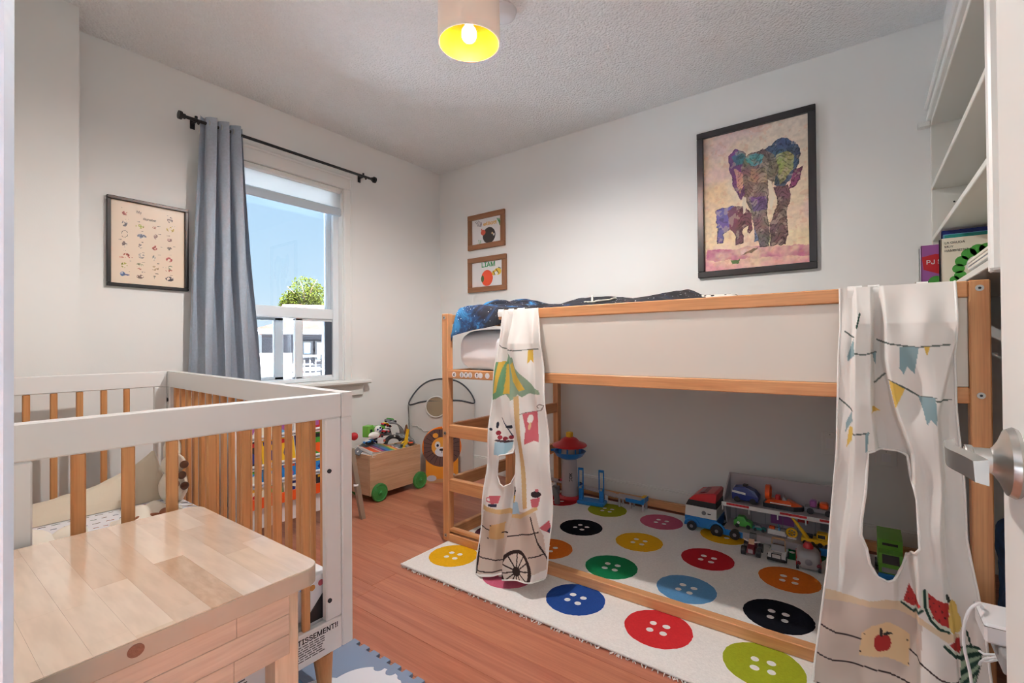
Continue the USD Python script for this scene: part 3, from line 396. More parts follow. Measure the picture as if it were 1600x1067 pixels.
# ---------------------------------------------------------------- loft bed
BL, BD = 2.0, 1.114
bed = thing('loft_bed', 'pine reversible loft bed with white panels and a ladder of flat rungs', 'bed', (BD/2, BL/2, .0125))
for (x, y, w_) in ((0, .007, .042), (0, BL-.041, .041), (BD-.04, .007, .042), (BD-.04, BL-.041, .041)):
    part(bed, 'post', box(x, x+.04, y, y+w_, .0125, 1.161, .003), 'pine_z')
part(bed, 'post', box(.004, .038, 1.56, 1.60, .055, 1.118, .003), 'pine_z')
E3 = .0005
part(bed, 'rail', box(0, .026, .049+E3, 1.632, 1.117, 1.160, .003), 'pine_y')
part(bed, 'rail', box(0, .03, .049+E3, BL-.041-E3, .834, .877, .003), 'pine_y')
part(bed, 'rail', box(0, .04, .049+E3, BL-.041-E3, .0125, .0535, .003), 'pine_y')
for z0, z1 in ((.0125, .056), (.83, .875), (1.117, 1.16)):
    part(bed, 'rail', box(BD-.034, BD-.004, .049+E3, BL-.041-E3, z0, z1, .003), 'pine_y')
for z0, z1 in ((.062, .078), (.264, .326), (.538, .599)):
    part(bed, 'rung', box(.004, .034, 1.60+E3, BL-.041-E3, max(z0, .0545), z1, .003), 'pine_y')
for z0, z1 in ((.0125, .07), (.262, .326), (.536, .6), (.832, .876), (1.112, 1.158)):
    part(bed, 'end_rail', box(.04+E3, BD-.04-E3, BL-.034, BL-.008, z0, z1, .003), 'pine_x')
for z0, z1 in ((.0125, .07), (.832, .876), (1.112, 1.158)):
    part(bed, 'end_rail', box(.04+E3, BD-.04-E3, .015, .04, z0, z1, .003), 'pine_x')
part(bed, 'panel', box(.009, .019, .05, 1.558, .8775, 1.1165, .001), 'bed_white', label='white front panel')
part(bed, 'panel', box(.05, BD-.05, .041, .049, .88, 1.11, .001), 'bed_white')
part(bed, 'base_board', box(.04, BD-.04, .05, BL-.045, .842, .868, .001), 'bed_white')
for (y, z) in ((.028, 1.139), (.028, .857), (.028, .034), (BL-.02, 1.14), (BL-.02, .555), (BL-.02, .04)):
    s_ = part(bed, 'bolt', cyl((.0005, y, z), (-.003, y, z), .0085, 16), 'zinc', label='round metal bolt head', smooth=40)
    part(s_, 'socket_hole', cyl((-.0029, y, z), (-.0034, y, z), .0035, 6), 'dark_hole')
for z in (1.14, .58):
    part(bed, 'bolt', cyl((.02, BL-.0005, z), (.02, BL+.012, z), .008, 16), 'plastic_white', smooth=40)
for k, ch in enumerate('d)Yjf'):
    y = 1.915-[0, .052, .08, .107, .15][k]
    st = part(bed, 'letter_sticker', on_x(extr(Point(0, 0).buffer(.0135, 10), .0008), -.0002), 'plastic_white', label='round white letter sticker')
    OFFS = LOC[bed]
    v, f = place(on_x(extr(Point(y, .8545).buffer(.0135, 10), .0008), -.0002), OFFS)
    UsdGeom.Mesh(stage.GetPrimAtPath(st)).GetPointsAttr().Set(Vt.Vec3fArray.FromNumpy(v.astype(np.float32)))
    t = rod_text(ch, .015, .0006, True); t = (t[0]*[-1, 1, 1], t[1][:, ::-1]); t = (t[0]+[y-(t[0][:, 0].min()+t[0][:, 0].max())/2, .8475, 0], t[1])
    part(st, 'letter', on_x(t, -.001), 'ink')
part(bed, 'letter_sticker', on_x(extr(Point(1.742, .8545).buffer(.0135, 10), .0008), -.0002), 'plastic_white')
part(bed, 'letter_sticker', on_x(extr(Point(1.70, .8545).buffer(.0135, 10), .0008), -.0002), 'plastic_white')

# mattress in its white sheet
def pillow_box(x0, x1, y0, y1, z0, z1, r, n=9, wob=0.0, seed=0):
    """a soft box: rounded corners, slightly wavy"""
    m = trimesh.creation.box([1, 1, 1]);
    for _ in range(n and 5): m = m.subdivide()
    v = np.array(m.vertices)*2; hx, hy, hz = (x1-x0)/2, (y1-y0)/2, (z1-z0)/2
    p = v*[hx, hy, hz]; inner = np.clip(p, [-hx+r, -hy+r, -hz+r], [hx-r, hy-r, hz-r]); d = p-inner
    L = np.linalg.norm(d, axis=1, keepdims=True); p = np.where(L > 1e-9, inner+d/np.maximum(L, 1e-9)*np.minimum(L, r), p)
    if wob:
        nrm = np.where(L > 1e-9, d/np.maximum(L, 1e-9), 0)
        p = p+nrm*((meshkit.fbm(p*9+seed, 3, seed)-.5)*wob)[:, None]
    return (p+[(x0+x1)/2, (y0+y1)/2, (z0+z1)/2], np.array(m.faces))
single('mattress', pillow_box(.045, BD-.045, .055, BL-.05, .8705, 1.075, .075, wob=.018, seed=3), 'sheet_white', 'white sheeted mattress up on the loft bed', 'mattress', smooth=True)

# galaxy duvet heaped on the mattress, hanging a little over the front at the ladder
Yp = np.array([.30, .34, .44, .57, .80, .85, .92, 1.05, 1.16, 1.24, 1.39, 1.48, 1.60, 1.75, 1.88, 1.94, 1.975])
Zp = np.array([1.10, 1.180, 1.192, 1.178, 1.165, 1.20, 1.242, 1.232, 1.222, 1.24, 1.242, 1.21, 1.206, 1.216, 1.246, 1.240, 1.20])
ny, nx = 190, 90
ys = np.linspace(.30, 1.955, ny); t = np.linspace(0, 1, nx)
P = np.zeros((ny, nx, 3))
top = np.interp(ys, Yp, Zp)
hang = np.interp(ys, [.3, 1.62, 1.68, 1.80, 1.955], [1.105, 1.105, 1.088, 1.075, 1.045])
for j, tt in enumerate(t):
    if tt < .78:
        u = tt/.78; x = .98-u*(.98-.10)
        env = np.sin(np.pi*min(1, max(0, (u*.96+.06))))**.32 if u < .9 else np.sin(np.pi*.924)**.32
        z = 1.088+(top-1.088)*env
    else:
        u = (tt-.78)/.22; x = .10-.062*np.sin(u*np.pi/2); z = None
        z0 = 1.088+(top-1.088)*np.sin(np.pi*.924)**.32
        z = z0+(hang-z0)*(1-np.cos(u*np.pi/2))
        x = np.where(ys > 1.66, x-.012*u, x)
    P[:, j, 0] = x; P[:, j, 1] = ys; P[:, j, 2] = z
q = np.stack([P[..., 0]*3, P[..., 1]*4.2, P[..., 2]*2], -1)
endw = np.clip((P[..., 1]-1.45)/.3, 0, 1)
wr = (meshkit.fbm(q*1.2, 3, 5)-.5)*.035 + (np.abs(meshkit.noise(q*2.0, 8)-.5))*(.015+.05*endw) + (np.abs(meshkit.noise(q*5.0+3, 6)-.5))*.022*endw
flat_ = np.clip((P[..., 2]-1.085)/.06, 0, 1)
P[..., 2] += wr*flat_; P[..., 0] = np.where(t[None, :] > .78, np.maximum(P[..., 0]-np.abs(wr)*.5, np.where(ys > 1.67, .012, .032)[:, None]), P[..., 0])
P[..., 2] = np.maximum(P[..., 2], np.where((t[None, :] > .8) & (ys[:, None] > 1.6), 0, 1.083))
P[-1, :, 2] = np.maximum(1.055, P[-1, :, 2]-.10); P[-2, :, 2] -= .035; P[-2, :, 1] += .006; P[-1, :, 1] = P[-2, :, 1]+.004
P[0, :, 2] = 1.083
single('duvet', sheet(P), 'galaxy', 'crumpled dark blue duvet with a starry galaxy print on the loft bed', 'duvet', smooth=True)
dsg = thing('drawstring', 'pale drawstring cord lying over the dark duvet behind the bed rail', 'cord', (.3, 1.2, 1.2))
for pts in ([(.30, 1.30), (.24, 1.27), (.20, 1.25), (.15, 1.262)], [(.32, 1.19), (.26, 1.20), (.21, 1.235), (.16, 1.25)]):
    d_ = np.array(LineString(pts).segmentize(.02).coords)
    zc_ = [P.reshape(-1, 3)[np.argmin((P[..., 0].ravel()-x)**2+(P[..., 1].ravel()-y)**2), 2]+.004 for x, y in d_]
    part(dsg, 'cord', tube(np.column_stack([d_, zc_]), .005, 8), 'cream_light', smooth=True)
single('sheet', pillow_box(.50, .74, .70, .90, 1.12, 1.222, .045, wob=.02, seed=9), 'leopard', 'white bedsheet with small dark spots showing above the bed rail', 'bedsheet', smooth=True)

# printed tent curtains hung from the bed's top rail
def tent_curtain(name, label, left, right, hole, shapes, fold, base=(240, 238, 234), tabs=(), res=.0024, floor_z=.0135):
    left = np.array(sorted(left, key=lambda p: -p[1])); right = np.array(sorted(right, key=lambda p: -p[1]))
    zt, zb = 1.160, max(floor_z, min(left[-1, 1], right[-1, 1]))
    nz = int((zt-zb)/res); nt = int(max(left[:, 0].max()-right[:, 0].min(), .2)/res)
    tt = np.linspace(0, 1, nt)
    zz = np.linspace(0, 1, nz)
    zl = zt+(max(left[-1, 1], floor_z)-zt)*zz; zr = zt+(max(right[-1, 1], floor_z)-zt)*zz
    yl = np.interp(-zl, -left[:, 1], left[:, 0]); yr = np.interp(-zr, -right[:, 1], right[:, 0])
    Y = yl[:, None]*(1-tt)+yr[:, None]*tt; Z = zl[:, None]*(1-tt)+zr[:, None]*tt
    X = fold(np.broadcast_to(tt, Y.shape), Z)
    keep = np.ones((nz-1, nt-1), bool)
    if hole is not None:
        cy = (Y[:-1, :-1]+Y[1:, 1:])/2; cz = (Z[:-1, :-1]+Z[1:, 1:])/2
        keep = ~contains_xy(Polygon(hole), cy.ravel(), cz.ravel()).reshape(cy.shape)
    P = np.stack([X, Y, Z], -1)
    c = thing(name, label, 'curtain', (float(X.mean()), float(Y.mean()), float(Z.min())))
    part(c, 'cloth', sheet(P, keep), 'print_cloth', smooth=True, paint=paint_on(Y, Z, shapes, base))
    from scipy.interpolate import griddata
    def xat(pts): return griddata((Y[::6, ::6].ravel(), Z[::6, ::6].ravel()), X[::6, ::6].ravel(), pts, method='nearest')
    if hole is not None:
        h = np.array(LineString(list(hole)+[hole[0]]).segmentize(.01).coords)
        part(c, 'hem', tube(np.column_stack([xat(h)-.001, h[:, 0], h[:, 1]]), .0035, 6, False), 'cloth_white', smooth=True)
    for i0 in (0, -1):
        e = P[::8, i0]; part(c, 'hem', tube(e, .003, 6), 'cloth_white', smooth=True)
    e = P[-1, ::6]; part(c, 'hem', tube(e, .003, 6), 'cloth_white', smooth=True)
    for (ya, yb) in tabs:
        prof = [(-.012, 1.130), (-.014, 1.150), (-.008, 1.1645), (.014, 1.1655), (.030, 1.164), (.034, 1.152), (.033, 1.128)]
        Pt = np.array([[(x, y, z) for y in np.linspace(ya, yb, 5)] for x, z in prof])
        part(c, 'tab', sheet(Pt), 'cloth_white', smooth=True)
    return c
sst = lambda x, a, b: np.clip((x-a)/(b-a), 0, 1)**2*(3-2*np.clip((x-a)/(b-a), 0, 1))
def fold_left(t_, z):
    k = np.clip((1.165-z)/.16, 0, 1)
    v = np.interp(z, [0, .2, .4, .6, .9, 1.0, 1.16], [.42, .44, .50, .47, .33, .28, .28])
    w = .035+.02*np.clip((.5-z)/.5, 0, 1)
    front = sst(t_, v-.01, v+w)*(1-.75*sst(t_, .90, 1.0))
    lft = (1-sst(t_, v-.16, v-.07))*(.55+.45*sst(t_, 0, .12))
    f = -.010-.046*k*np.maximum(front, .62*lft)-.010*k*np.sin(t_*16+z*5)*front-.006*k*np.sin(z*23+t_*9)
    return np.minimum(f, -.006)-.15*np.clip((1.16-z)/1.145, 0, 1)**1.15
def fold_right(t_, z):
    k = np.clip((1.17-z)/.12, 0, 1)
    v0 = np.interp(z, [0, .4, .55, .75, 1.0, 1.16], [.12, .10, .13, .13, .13, .13])
    v = np.interp(z, [0, .35, .55, .70, .80, .95, 1.16], [.50, .50, .48, .36, .33, .32, .31])
    v2 = np.interp(z, [0, .45, .7, .80, .95, 1.16], [.56, .60, .60, .50, .40, .37])
    v3 = np.interp(z, [0, .35, .6, .8, 1.0, 1.16], [.80, .80, .84, .84, 1.0, 1.05])
    s1 = sst(t_, v0-.015, v0+.03)*(1-sst(t_, v-.03, v+.01)); s2 = sst(t_, v2-.015, v2+.04)*(1-sst(t_, v3-.02, v3+.03))
    low = sst(.42-z, 0, .16)
    s1 = s1*(1-low)+low*(.55+.10*np.sin(t_*8+1)); s2 = s2*(1-low)+low*np.where(t_ > .62, 1-sst(t_, .82, .86), 0)
    f = -.010-.052*k*np.maximum(s1, s2)-.007*k*np.sin(t_*19+z*6)-.005*k*np.sin(z*21-t_*11)
    return np.minimum(f, -.006)-.055*np.clip((1.16-z)/1.145, 0, 1)
tent_curtain('tent_curtain', 'white play curtain printed with a market cart and striped awning by the ladder', PR['LCl'], PR['LCr'], PR['LCh'], PR['LC'], fold_left,
             tabs=((1.592, 1.624), (1.535, 1.565), (1.475, 1.515)))
RHOLE = [p for p in PR['RCh'] if p not in ((.17, .61), (.164, .513))]
tent_curtain('tent_curtain', 'white play curtain printed with bunting, watermelon and an apple near the door', PR['RCl1']+PR['RCl2'], PR['RCr1']+PR['RCr2']+[(.024, .05), (.02, .016)], RHOLE, PR['RC'], fold_right,
             tabs=((.275, .31), (.235, .262), (.13, .155)))

# ---------------------------------------------------------------- rug with buttons
RX0, RX1, RY0, RY1 = -.30, 1.05, .02, 1.972
rug = thing('button_rug', 'cream tufted rug patterned with big coloured buttons under the loft bed', 'rug', ((RX0+RX1)/2, (RY0+RY1)/2, 0))
part(rug, 'pile', box(RX0, RX1, RY0, RY1, .0005, .012, .004), 'rug_cream')
cols = {(0, 0): 'lime', (0, 1): 'red', (0, 2): 'blue', (0, 3): 'pink', (0, 4): 'yellow', (1, 0): 'black', (1, 1): 'sky', (1, 2): 'green', (1, 3): 'orange', (1, 4): 'plum', (2, 0): 'orange', (2, 1): 'crimson', (2, 2): 'yellow', (2, 3): 'black', (2, 4): 'blue', (3, 1): 'yellow', (3, 2): 'pink', (3, 3): 'lime', (3, 4): 'crimson', (3, 0): 'green'}
for (i, j), c in cols.items():
    cx, cy = -.102+.3265*i, .531+.325*j
    th = np.linspace(0, 2*np.pi, 72, endpoint=False); rr = .1135+np.array([rnd.uniform(-.0012, .0012) for _ in th])
    pg = Polygon(np.column_stack([cx+rr*np.cos(th), cy+rr*np.sin(th)]))
    a0 = rnd.uniform(.55, 1.0)
    for k in range(4):
        a = a0+k*np.pi/2; pg = pg.difference(affinity.translate(affinity.scale(Point(0, 0).buffer(.0128, 8), 1, rnd.uniform(.9, 1.1)), cx+.032*math.cos(a), cy+.032*math.sin(a)))
    part(rug, 'button', xf(extr(pg, .0012), (0, 0, .0112)), 'pile_'+c)
fr = []
for k in range(170):
    y = RY0+.02+(RY1-RY0-.03)*rnd.random(); fr.append(tube([(RX0+.004, y, .006), (RX0-.004, y+rnd.uniform(-.003, .003), .005), (RX0-.004-rnd.random()*.010, y+rnd.uniform(-.008, .008), .002)], .0016, 4))
part(rug, 'fringe', cat_(*fr), 'rug_cream', kind='stuff')
part(rug, 'edge_binding', tube([(RX0+.002, RY0+.004, .009), (RX0+.002, RY1-.004, .009)], .005, 8), 'rug_cream', smooth=True)

# ---------------------------------------------------------------- crib
CX_0, CX_1, CY_0, CY_1 = -1.637, -.903, 1.46, 2.82
zt = lambda y: .868+.026*(y-CY_0)/(CY_1-CY_0)
crib = thing('crib', 'white crib with natural wood slats standing behind the birch desk', 'crib', ((CX_0+CX_1)/2, (CY_0+CY_1)/2, 0))
def railY(x0, x1, ya, yb, h, base=None):
    P = []
    for y in (ya, yb):
        z1 = zt(y) if base is None else base+h; z0 = z1-h
        for x in (x0, x1):
            for z in (z0, z1): P.append((x, y, z))
    return hull(P)
for x0, x1 in ((CX_1-.034, CX_1), (CX_0, CX_0+.034)):
    part(crib, 'side_top_rail', railY(x0, x1, CY_0, CY_1, .069), 'crib_white')
    part(crib, 'side_bottom_rail', box(x0, x1, CY_0+.05, CY_1-.05, .155, .244, .003), 'crib_white')
    for ya, yb in ((CY_0, CY_0+.05), (CY_1-.05, CY_1)):
        part(crib, 'post', box(x0, x1, ya, yb, .155, zt((ya+yb)/2)-.070, .003), 'crib_white')
    for k in range(18):
        y = 1.576+.0685*k
        part(crib, 'slat', box((x0+x1)/2-.008, (x0+x1)/2+.008, y-.0125, y+.0125, .243, zt(y)-.068, .003), 'slat_z')
for ya, yb, far in ((CY_0+.001, CY_0+.024, 0), (CY_1-.024, CY_1-.001, 1)):
    z = zt((ya+yb)/2)
    part(crib, 'end_top_rail', box(CX_0+.0345, CX_1-.0345, ya, yb, z-.069, z-.0005, .003), 'crib_white')
    part(crib, 'end_bottom_rail', box(CX_0+.0345, CX_1-.0345, ya, yb, .155, .244, .003), 'crib_white')
    for x0, x1 in ((CX_1-.0345-.048, CX_1-.0345), (CX_0+.0345, CX_0+.0345+.048)):
        part(crib, 'end_stile', box(x0, x1, ya+.001, yb-.001, .2445, z-.0695, .003), 'crib_white')
    for k in range(7):
        x = (-1.492 if not far else -1.5345)+.0755*k
        if x > CX_1-.09: continue
        part(crib, 'slat', box(x-.0105, x+.0105, (ya+yb)/2-.007, (ya+yb)/2+.007, .243, z-.068, .003), 'slat_z')
for x in (CX_0+.05, CX_1-.08):
    for y in (CY_0+.025, CY_1-.03):
        part(crib, 'leg', cyl((x+(.008 if x > -1.2 else -.008), y, .0122 if x > -1.2 and y < 2 else 0), (x, y, .156), .014, 20, r1=.027), 'slat_z', smooth=50, label='tapered natural wood leg')
for y, z in ((CY_0+.0, .655), (CY_0, .30)):
    part(crib, 'bolt', cyl((-.976, y+.0025, z), (-.976, y-.001, z), .006, 12), 'dark_hole')
for y, z in ((CY_1-.03, .795),):
    part(crib, 'bolt', cyl((CX_1-.0338, y+.004, z-.03), (CX_1-.036, y+.004, z-.03), .009, 12), 'dark_hole')
t = rod_text('AVERTISSEMENT!!', .0135, .0004, True); t = (t[0]+[-1.118, .219, 0], t[1])
lb = part(crib, 'warning_text', on_y(t, CY_0+.0009), 'ink', label='black printed warning lettering')
lines = []
for r in range(7):
    x = -1.112
    while x < -.998:
        l = rnd.uniform(.006, .02); lines.append(box(x, min(x+l, -.992), CY_0+.0004, CY_0+.0011, .212-r*.0062, .2145-r*.0062, 0)); x += l+.003
for r in range(4):
    x = -1.40
    while x < -1.2:
        l = rnd.uniform(.006, .02); lines.append(box(x, min(x+l, -1.19), CY_0+.0004, CY_0+.0011, .218-r*.008, .221-r*.008, 0)); x += l+.003
part(crib, 'warning_text', cat_(*lines), 'ink_grey', kind='stuff')
part(crib, 'mattress_support', box(CX_0+.04, CX_1-.04, CY_0+.03, CY_1-.03, .232, .248, .002), 'crib_white')

# its mattress, in a sheet printed with rows of dashes
mx0, mx1, my0, my1, mz = CX_0+.042, CX_1-.042, CY_0+.03, CY_1-.03, .374
cm = single('crib_mattress', pillow_box(mx0, mx1, my0, my1, .2485, mz, .03), 'sheet_white', 'white crib mattress in a sheet printed with rows of small dashes', 'mattress', smooth=True)
dashc = [(140, 130, 120), (200, 160, 90), (96, 104, 130), (170, 120, 110), (120, 140, 130), (70, 66, 70)]
dd = {}
for r in range(24):
    y = my0+.05+r*.052; x = mx0+.03+rnd.random()*.02
    while x < mx1-.04:
        l = rnd.uniform(.012, .024); k = rnd.randrange(6); dd.setdefault(k, []).append(box(x, x+l, y-.0025, y+.0025, mz-.0004, mz+.0006, 0)); x += l+rnd.uniform(.012, .02)
for k, b in dd.items():
    plain('dash_%d' % k, dashc[k], .9); part(cm, 'printed_dashes', cat_(*b), 'dash_%d' % k, kind='stuff')
for k, (x, z) in enumerate(((-.985, .345), (-.962, .348), (-1.01, .34), (-1.04, .35), (-.99, .29))):
    plain('dot_%d' % k, ((206, 96, 110), (90, 150, 120), (210, 150, 80), (110, 140, 190), (206, 96, 110))[k], .9)
    part(cm, 'printed_dot', on_y(xf(extr(Point(x, z).buffer(.008, 8), .0006)), my0-.0002), 'dot_%d' % k)
sb = hull([(x, y, z) for y in (1.4865, 1.4895) for x, z in ((-1.04, .25), (-1.02, .25), (-.955, .342), (-.947, .335), (-.947, .30), (-.955, .25), (-.985, .25))])
single('strap', cat_(sb, box(-1.04, -.947, 1.4866, 1.4896, .2486, .27, 0)), 'toy_dark', 'black strap hanging down inside the near corner of the crib', 'strap')

# soft things in the crib
def blob(loc, s, sub=3, seed=1, wob=.12, rz=0.0, rx=0.0):
    m = trimesh.creation.icosphere(sub, 1.0); v = np.array(m.vertices); v = v*(1+(meshkit.fbm(v*2.2+seed*3.1, 3, seed)-.5)*2*wob)[:, None]
    return xf((v*np.asarray(s), np.array(m.faces)), loc, rx=rx, rz=rz)
uu, vv = np.meshgrid(np.linspace(0, 1, 60), np.linspace(0, 1, 24), indexing='ij')
hx = np.interp(uu, [0, .15, .4, .62, .8, .93, 1], [.02, .05, .07, .09, .135, .19, .17])
Zb = .376+hx*np.sin(np.pi*np.clip(vv, .0, 1))**.55*np.clip(np.minimum(uu, 1-uu)*14, 0, 1)**.5+.012*(meshkit.noise(np.stack([uu*14, vv*6, uu*0], -1), 3)-.5)*np.sin(np.pi*vv)
single('crib_bag', sheet(np.stack([-1.53+.545*uu, 2.60+.155*vv-.03*uu*0, Zb], -1)), 'cream_cloth', 'cream quilted cloth bag slumped along the far end of the crib', 'bag', smooth=True)
bb = thing('plush_toy', 'cream plush animal lying in the crib with dark brown feet', 'plush toy', (-1.48, 1.95, .375))
part(bb, 'body', blob((-1.5, 2.02, .452), (.075, .10, .078), 3, 3), 'cream_light', smooth=True)
for k, (x, y, z) in enumerate(((-1.452, 1.885, .455), (-1.452, 1.86, .402))):
    part(bb, 'foot', xf(ball((0, 0, 0), .036, (1.0, .8, .62)), (x, y, z), rz=.5), 'plush_brown', smooth=True, label='dark brown foot')
part(bb, 'ear', blob((-1.40, 2.06, .475), (.05, .018, .03), 2, 5, rz=.4), 'cream_light', smooth=True)
cb = thing('comfort_blanket', 'cream cloth comforter with brown leather toggles on the crib mattress', 'comforter', (-1.12, 2.45, .375))
ny_, nx_ = 40, 40; u, v_ = np.meshgrid(np.linspace(-1, 1, nx_), np.linspace(-1, 1, ny_)); rr = np.hypot(u, v_)
zz = .378+.055*np.clip(1-rr, 0, 1)**.6+.020*np.abs(np.sin(5*u+2*v_))*np.clip(1.2-rr, 0, 1)
part(cb, 'cloth', sheet(np.stack([-1.14+.11*u+.03*v_, 2.34+.10*v_, zz], -1)), 'cream_light', smooth=True)
for (x, y, z, a) in ((-1.17, 2.29, .412, .3), (-1.14, 2.28, .410, -.4), (-1.11, 2.28, .418, .9)):
    part(cb, 'toggle', xf(ball((0, 0, 0), .016, (1.5, .6, .6)), (x, y, z), rz=a), 'strap_brown', smooth=True, label='brown leather toggle')
pt = thing('plush_rabbit', 'small plush rabbit with brown spots propped in the far corner of the crib', 'plush toy', (-1.02, 2.50, .375))
part(pt, 'body', blob((-1.0, 2.53, .435), (.05, .045, .07), 3, 8), 'cream_light', smooth=True); part(pt, 'head', blob((-1.0, 2.53, .525), (.042, .04, .042), 3, 9, .06), 'cream_light', smooth=True)
for s_ in (-1, 1): part(pt, 'ear', blob((-1.0+.02*s_, 2.54, .58), (.012, .01, .04), 2, 4, .05), 'cream_light', smooth=True)
for p in ((-.985, 2.485, .485), (-.975, 2.485, .44), (-1.01, 2.48, .455), (-.975, 2.49, .525)): part(pt, 'spot', ball(p, .016, (1, .6, 1)), 'plush_brown', smooth=True)
gc = [(-1.19+.02*i, 2.3+.03*math.sin(i), .392) for i in range(8)]

# ---------------------------------------------------------------- birch desk in front of the crib
DX0, DX1, DYa, DYb, DZ0, DZ1 = -1.655, -1.299, .968, 1.446, .628, .655
desk = thing('childrens_desk', 'pale birch desk of glued staves standing against the near end of the crib', 'desk', ((DX0+DX1)/2, (DYa+DYb)/2, 0))
outline = sbox(DX0, DYa, DX1, DYb).buffer(-.028).buffer(.028, 8)
part(desk, 'tabletop', xf(extr(outline, DZ1-DZ0-.0012), (0, 0, DZ0)), 'edge_grey', label='grey-brown edge and core of the top')
ns = 9; sw = (DX1-DX0)/ns
for i in range(ns):
    y = DYa-rnd.random()*.25; first = True
    while y < DYb:
        y1 = y+rnd.uniform(.12, .30)
        g = sbox(DX0+i*sw+.00008, max(y, DYa)+.00008, DX0+(i+1)*sw-.00008, min(y1, DYb)-.00008).intersection(outline.buffer(-.0012))
        if not g.is_empty and g.area > 1e-5:
            knot = i == 5 and abs((max(y, DYa)+min(y1, DYb))/2-1.10) < .11
            part(desk, 'stave', xf(extr(g, .0013), (0, 0, DZ1-.0013)), 'stave_knotty' if knot else 'stave_%d' % rnd.randrange(4))
        y = y1
part(desk, 'knot', xf(extr(affinity.scale(Point(0, 0).buffer(.009, 12), 1.1, .8), .0008), (0, 0, 0)), 'plush_brown')
kp = stage.GetPrimAtPath(desk+'/knot'); kv = place(on_y(extr(affinity.translate(affinity.scale(Point(0, 0).buffer(.008, 12), 1.05, .95), -1.538, .6425), .0006), DYa-.0001), LOC[desk]); kf = UsdGeom.Mesh(kp)
kf.GetPointsAttr().Set(Vt.Vec3fArray.FromNumpy(kv[0].astype(np.float32))); kf.GetFaceVertexIndicesAttr().Set(Vt.IntArray.FromNumpy(np.asarray(kv[1], np.int32).ravel())); kf.GetFaceVertexCountsAttr().Set(Vt.IntArray.FromNumpy(np.full(len(kv[1]), 3, np.int32)))
for x in (DX0+.005, DX1-.067):
    for y in (DYa+.014, DYb-.052):
        part(desk, 'leg', box(x, x+.036, y, y+.036, 0, DZ0-.0005, .003), 'birch_z')
for y in (DYa+.012, DYb-.03):
    hz = [(.5405, .570), (.5703, .600), (.6003, .6275)]
    for z0, z1 in hz:
        cut = sorted([DX0+.02]+[rnd.uniform(DX0+.08, DX1-.1)]+[DX1-.053])
        for a, b in zip(cut[:-1], cut[1:]): part(desk, 'apron_board', box(a+.0002, b-.0002, y-.011, y+.0015, z0, z1, .0008), 'apron_x')
for x in (DX0+.012, DX1-.06): part(desk, 'apron', box(x, x+.016, DYa+.05, DYb-.053, .5405, .6275, .001), 'birch_y')

# ---------------------------------------------------------------- foam play mat tile
def jig(x0, x1, y0, y1, step=.052, d=.016):
    g = sbox(x0, y0, x1, y1)
    y = y0+step*.5
    while y < y1-step*.4:
        g = g.difference(sbox(x1-d, y, x1+.01, y+step*.42)); y += step
    x = x0+step*.5
    while x < x1-step*.4:
        g = g.difference(sbox(x, y0-.01, x+step*.42, y0+d)).difference(sbox(x, y1-d, x+step*.42, y1+.01)); x += step
    return g
fm = thing('foam_mat', 'grey-blue interlocking foam tile with a white cloud on the floor by the crib', 'play mat', (-1.0, 1.4, 0))
base = jig(-1.32, -.755, 1.12, 1.712)
cloud = unary_union([Point(-.90, 1.43).buffer(.115), Point(-.99, 1.50).buffer(.10), Point(-.86, 1.30).buffer(.09)]).difference(unary_union([Point(-.79+.01*math.sin(k), 1.30+.045*k).buffer(.016) for k in range(6)]))
patch = Point(-1.06, 1.62).buffer(.09)
part(fm, 'tile', xf(extr(base.difference(cloud).difference(patch), .0115), (0, 0, .0003)), 'foam_blue')
part(fm, 'cloud_inset', xf(extr(cloud.buffer(-.001), .0116), (0, 0, .0003)), 'foam_white', label='white foam cloud inset')
part(fm, 'round_inset', xf(extr(patch.buffer(-.001).difference(cloud), .0116), (0, 0, .0003)), 'foam_sky', label='brighter blue foam inset')

# ---------------------------------------------------------------- curtain at the window
rod = thing('curtain_rod', 'thin black metal curtain rod with round end knobs above the window', 'curtain rod', (-.19, 3.072, 2.19))
part(rod, 'rod', cyl((-.772, 3.072, 2.192), (.383, 3.072, 2.192), .0085, 16), 'black_metal', smooth=50)
for x, s_ in ((-.772, -1), (.383, 1)):
    part(rod, 'finial', cat_(cyl((x, 3.072, 2.192), (x+.016*s_, 3.072, 2.192), .013, 16), cyl((x+.016*s_, 3.072, 2.192), (x+.030*s_, 3.072, 2.192), .021, 20)), 'black_metal', smooth=40)
for x in (-.712, .333):
    part(rod, 'bracket', cat_(tube([(x, YF, 2.20), (x, 3.085, 2.20), (x, 3.072, 2.178), (x, 3.058, 2.192)], .006, 8), box(x-.012, x+.012, YF-.005, YF, 2.17, 2.235, .003), cyl((x, 3.10, 2.198), (x, 3.10, 2.225), .007, 10)), 'black_metal', smooth=40)
nt, nz = 150, 60
tt, zz = np.meshgrid(np.linspace(0, 1, nt), np.linspace(0, 1, nz), indexing='ij')
z = 2.226-(2.226-.14)*zz
xl = np.interp(z, [.14, .85, 2.22], [-.775, -.752, -.692]); xr_ = np.interp(z, [.14, .85, 1.6, 2.22], [-.39, -.415, -.455, -.484])
phs = tt*2*np.pi*3.5+.3
X = xl+(xr_-xl)*tt+.012*np.sin(phs*2+z*2)
Yc = 3.066+(.034+.012*zz)*np.sin(phs+.25*np.sin(z*2.1))+.006*np.sin(z*9+tt*20)*zz
wc = thing('window_curtain', 'grey-blue linen curtain gathered at the left side of the window', 'curtain', (-.59, 3.066, .14))
part(wc, 'cloth', sheet(np.stack([X, Yc, z], -1)), 'linen_blue', smooth=True)
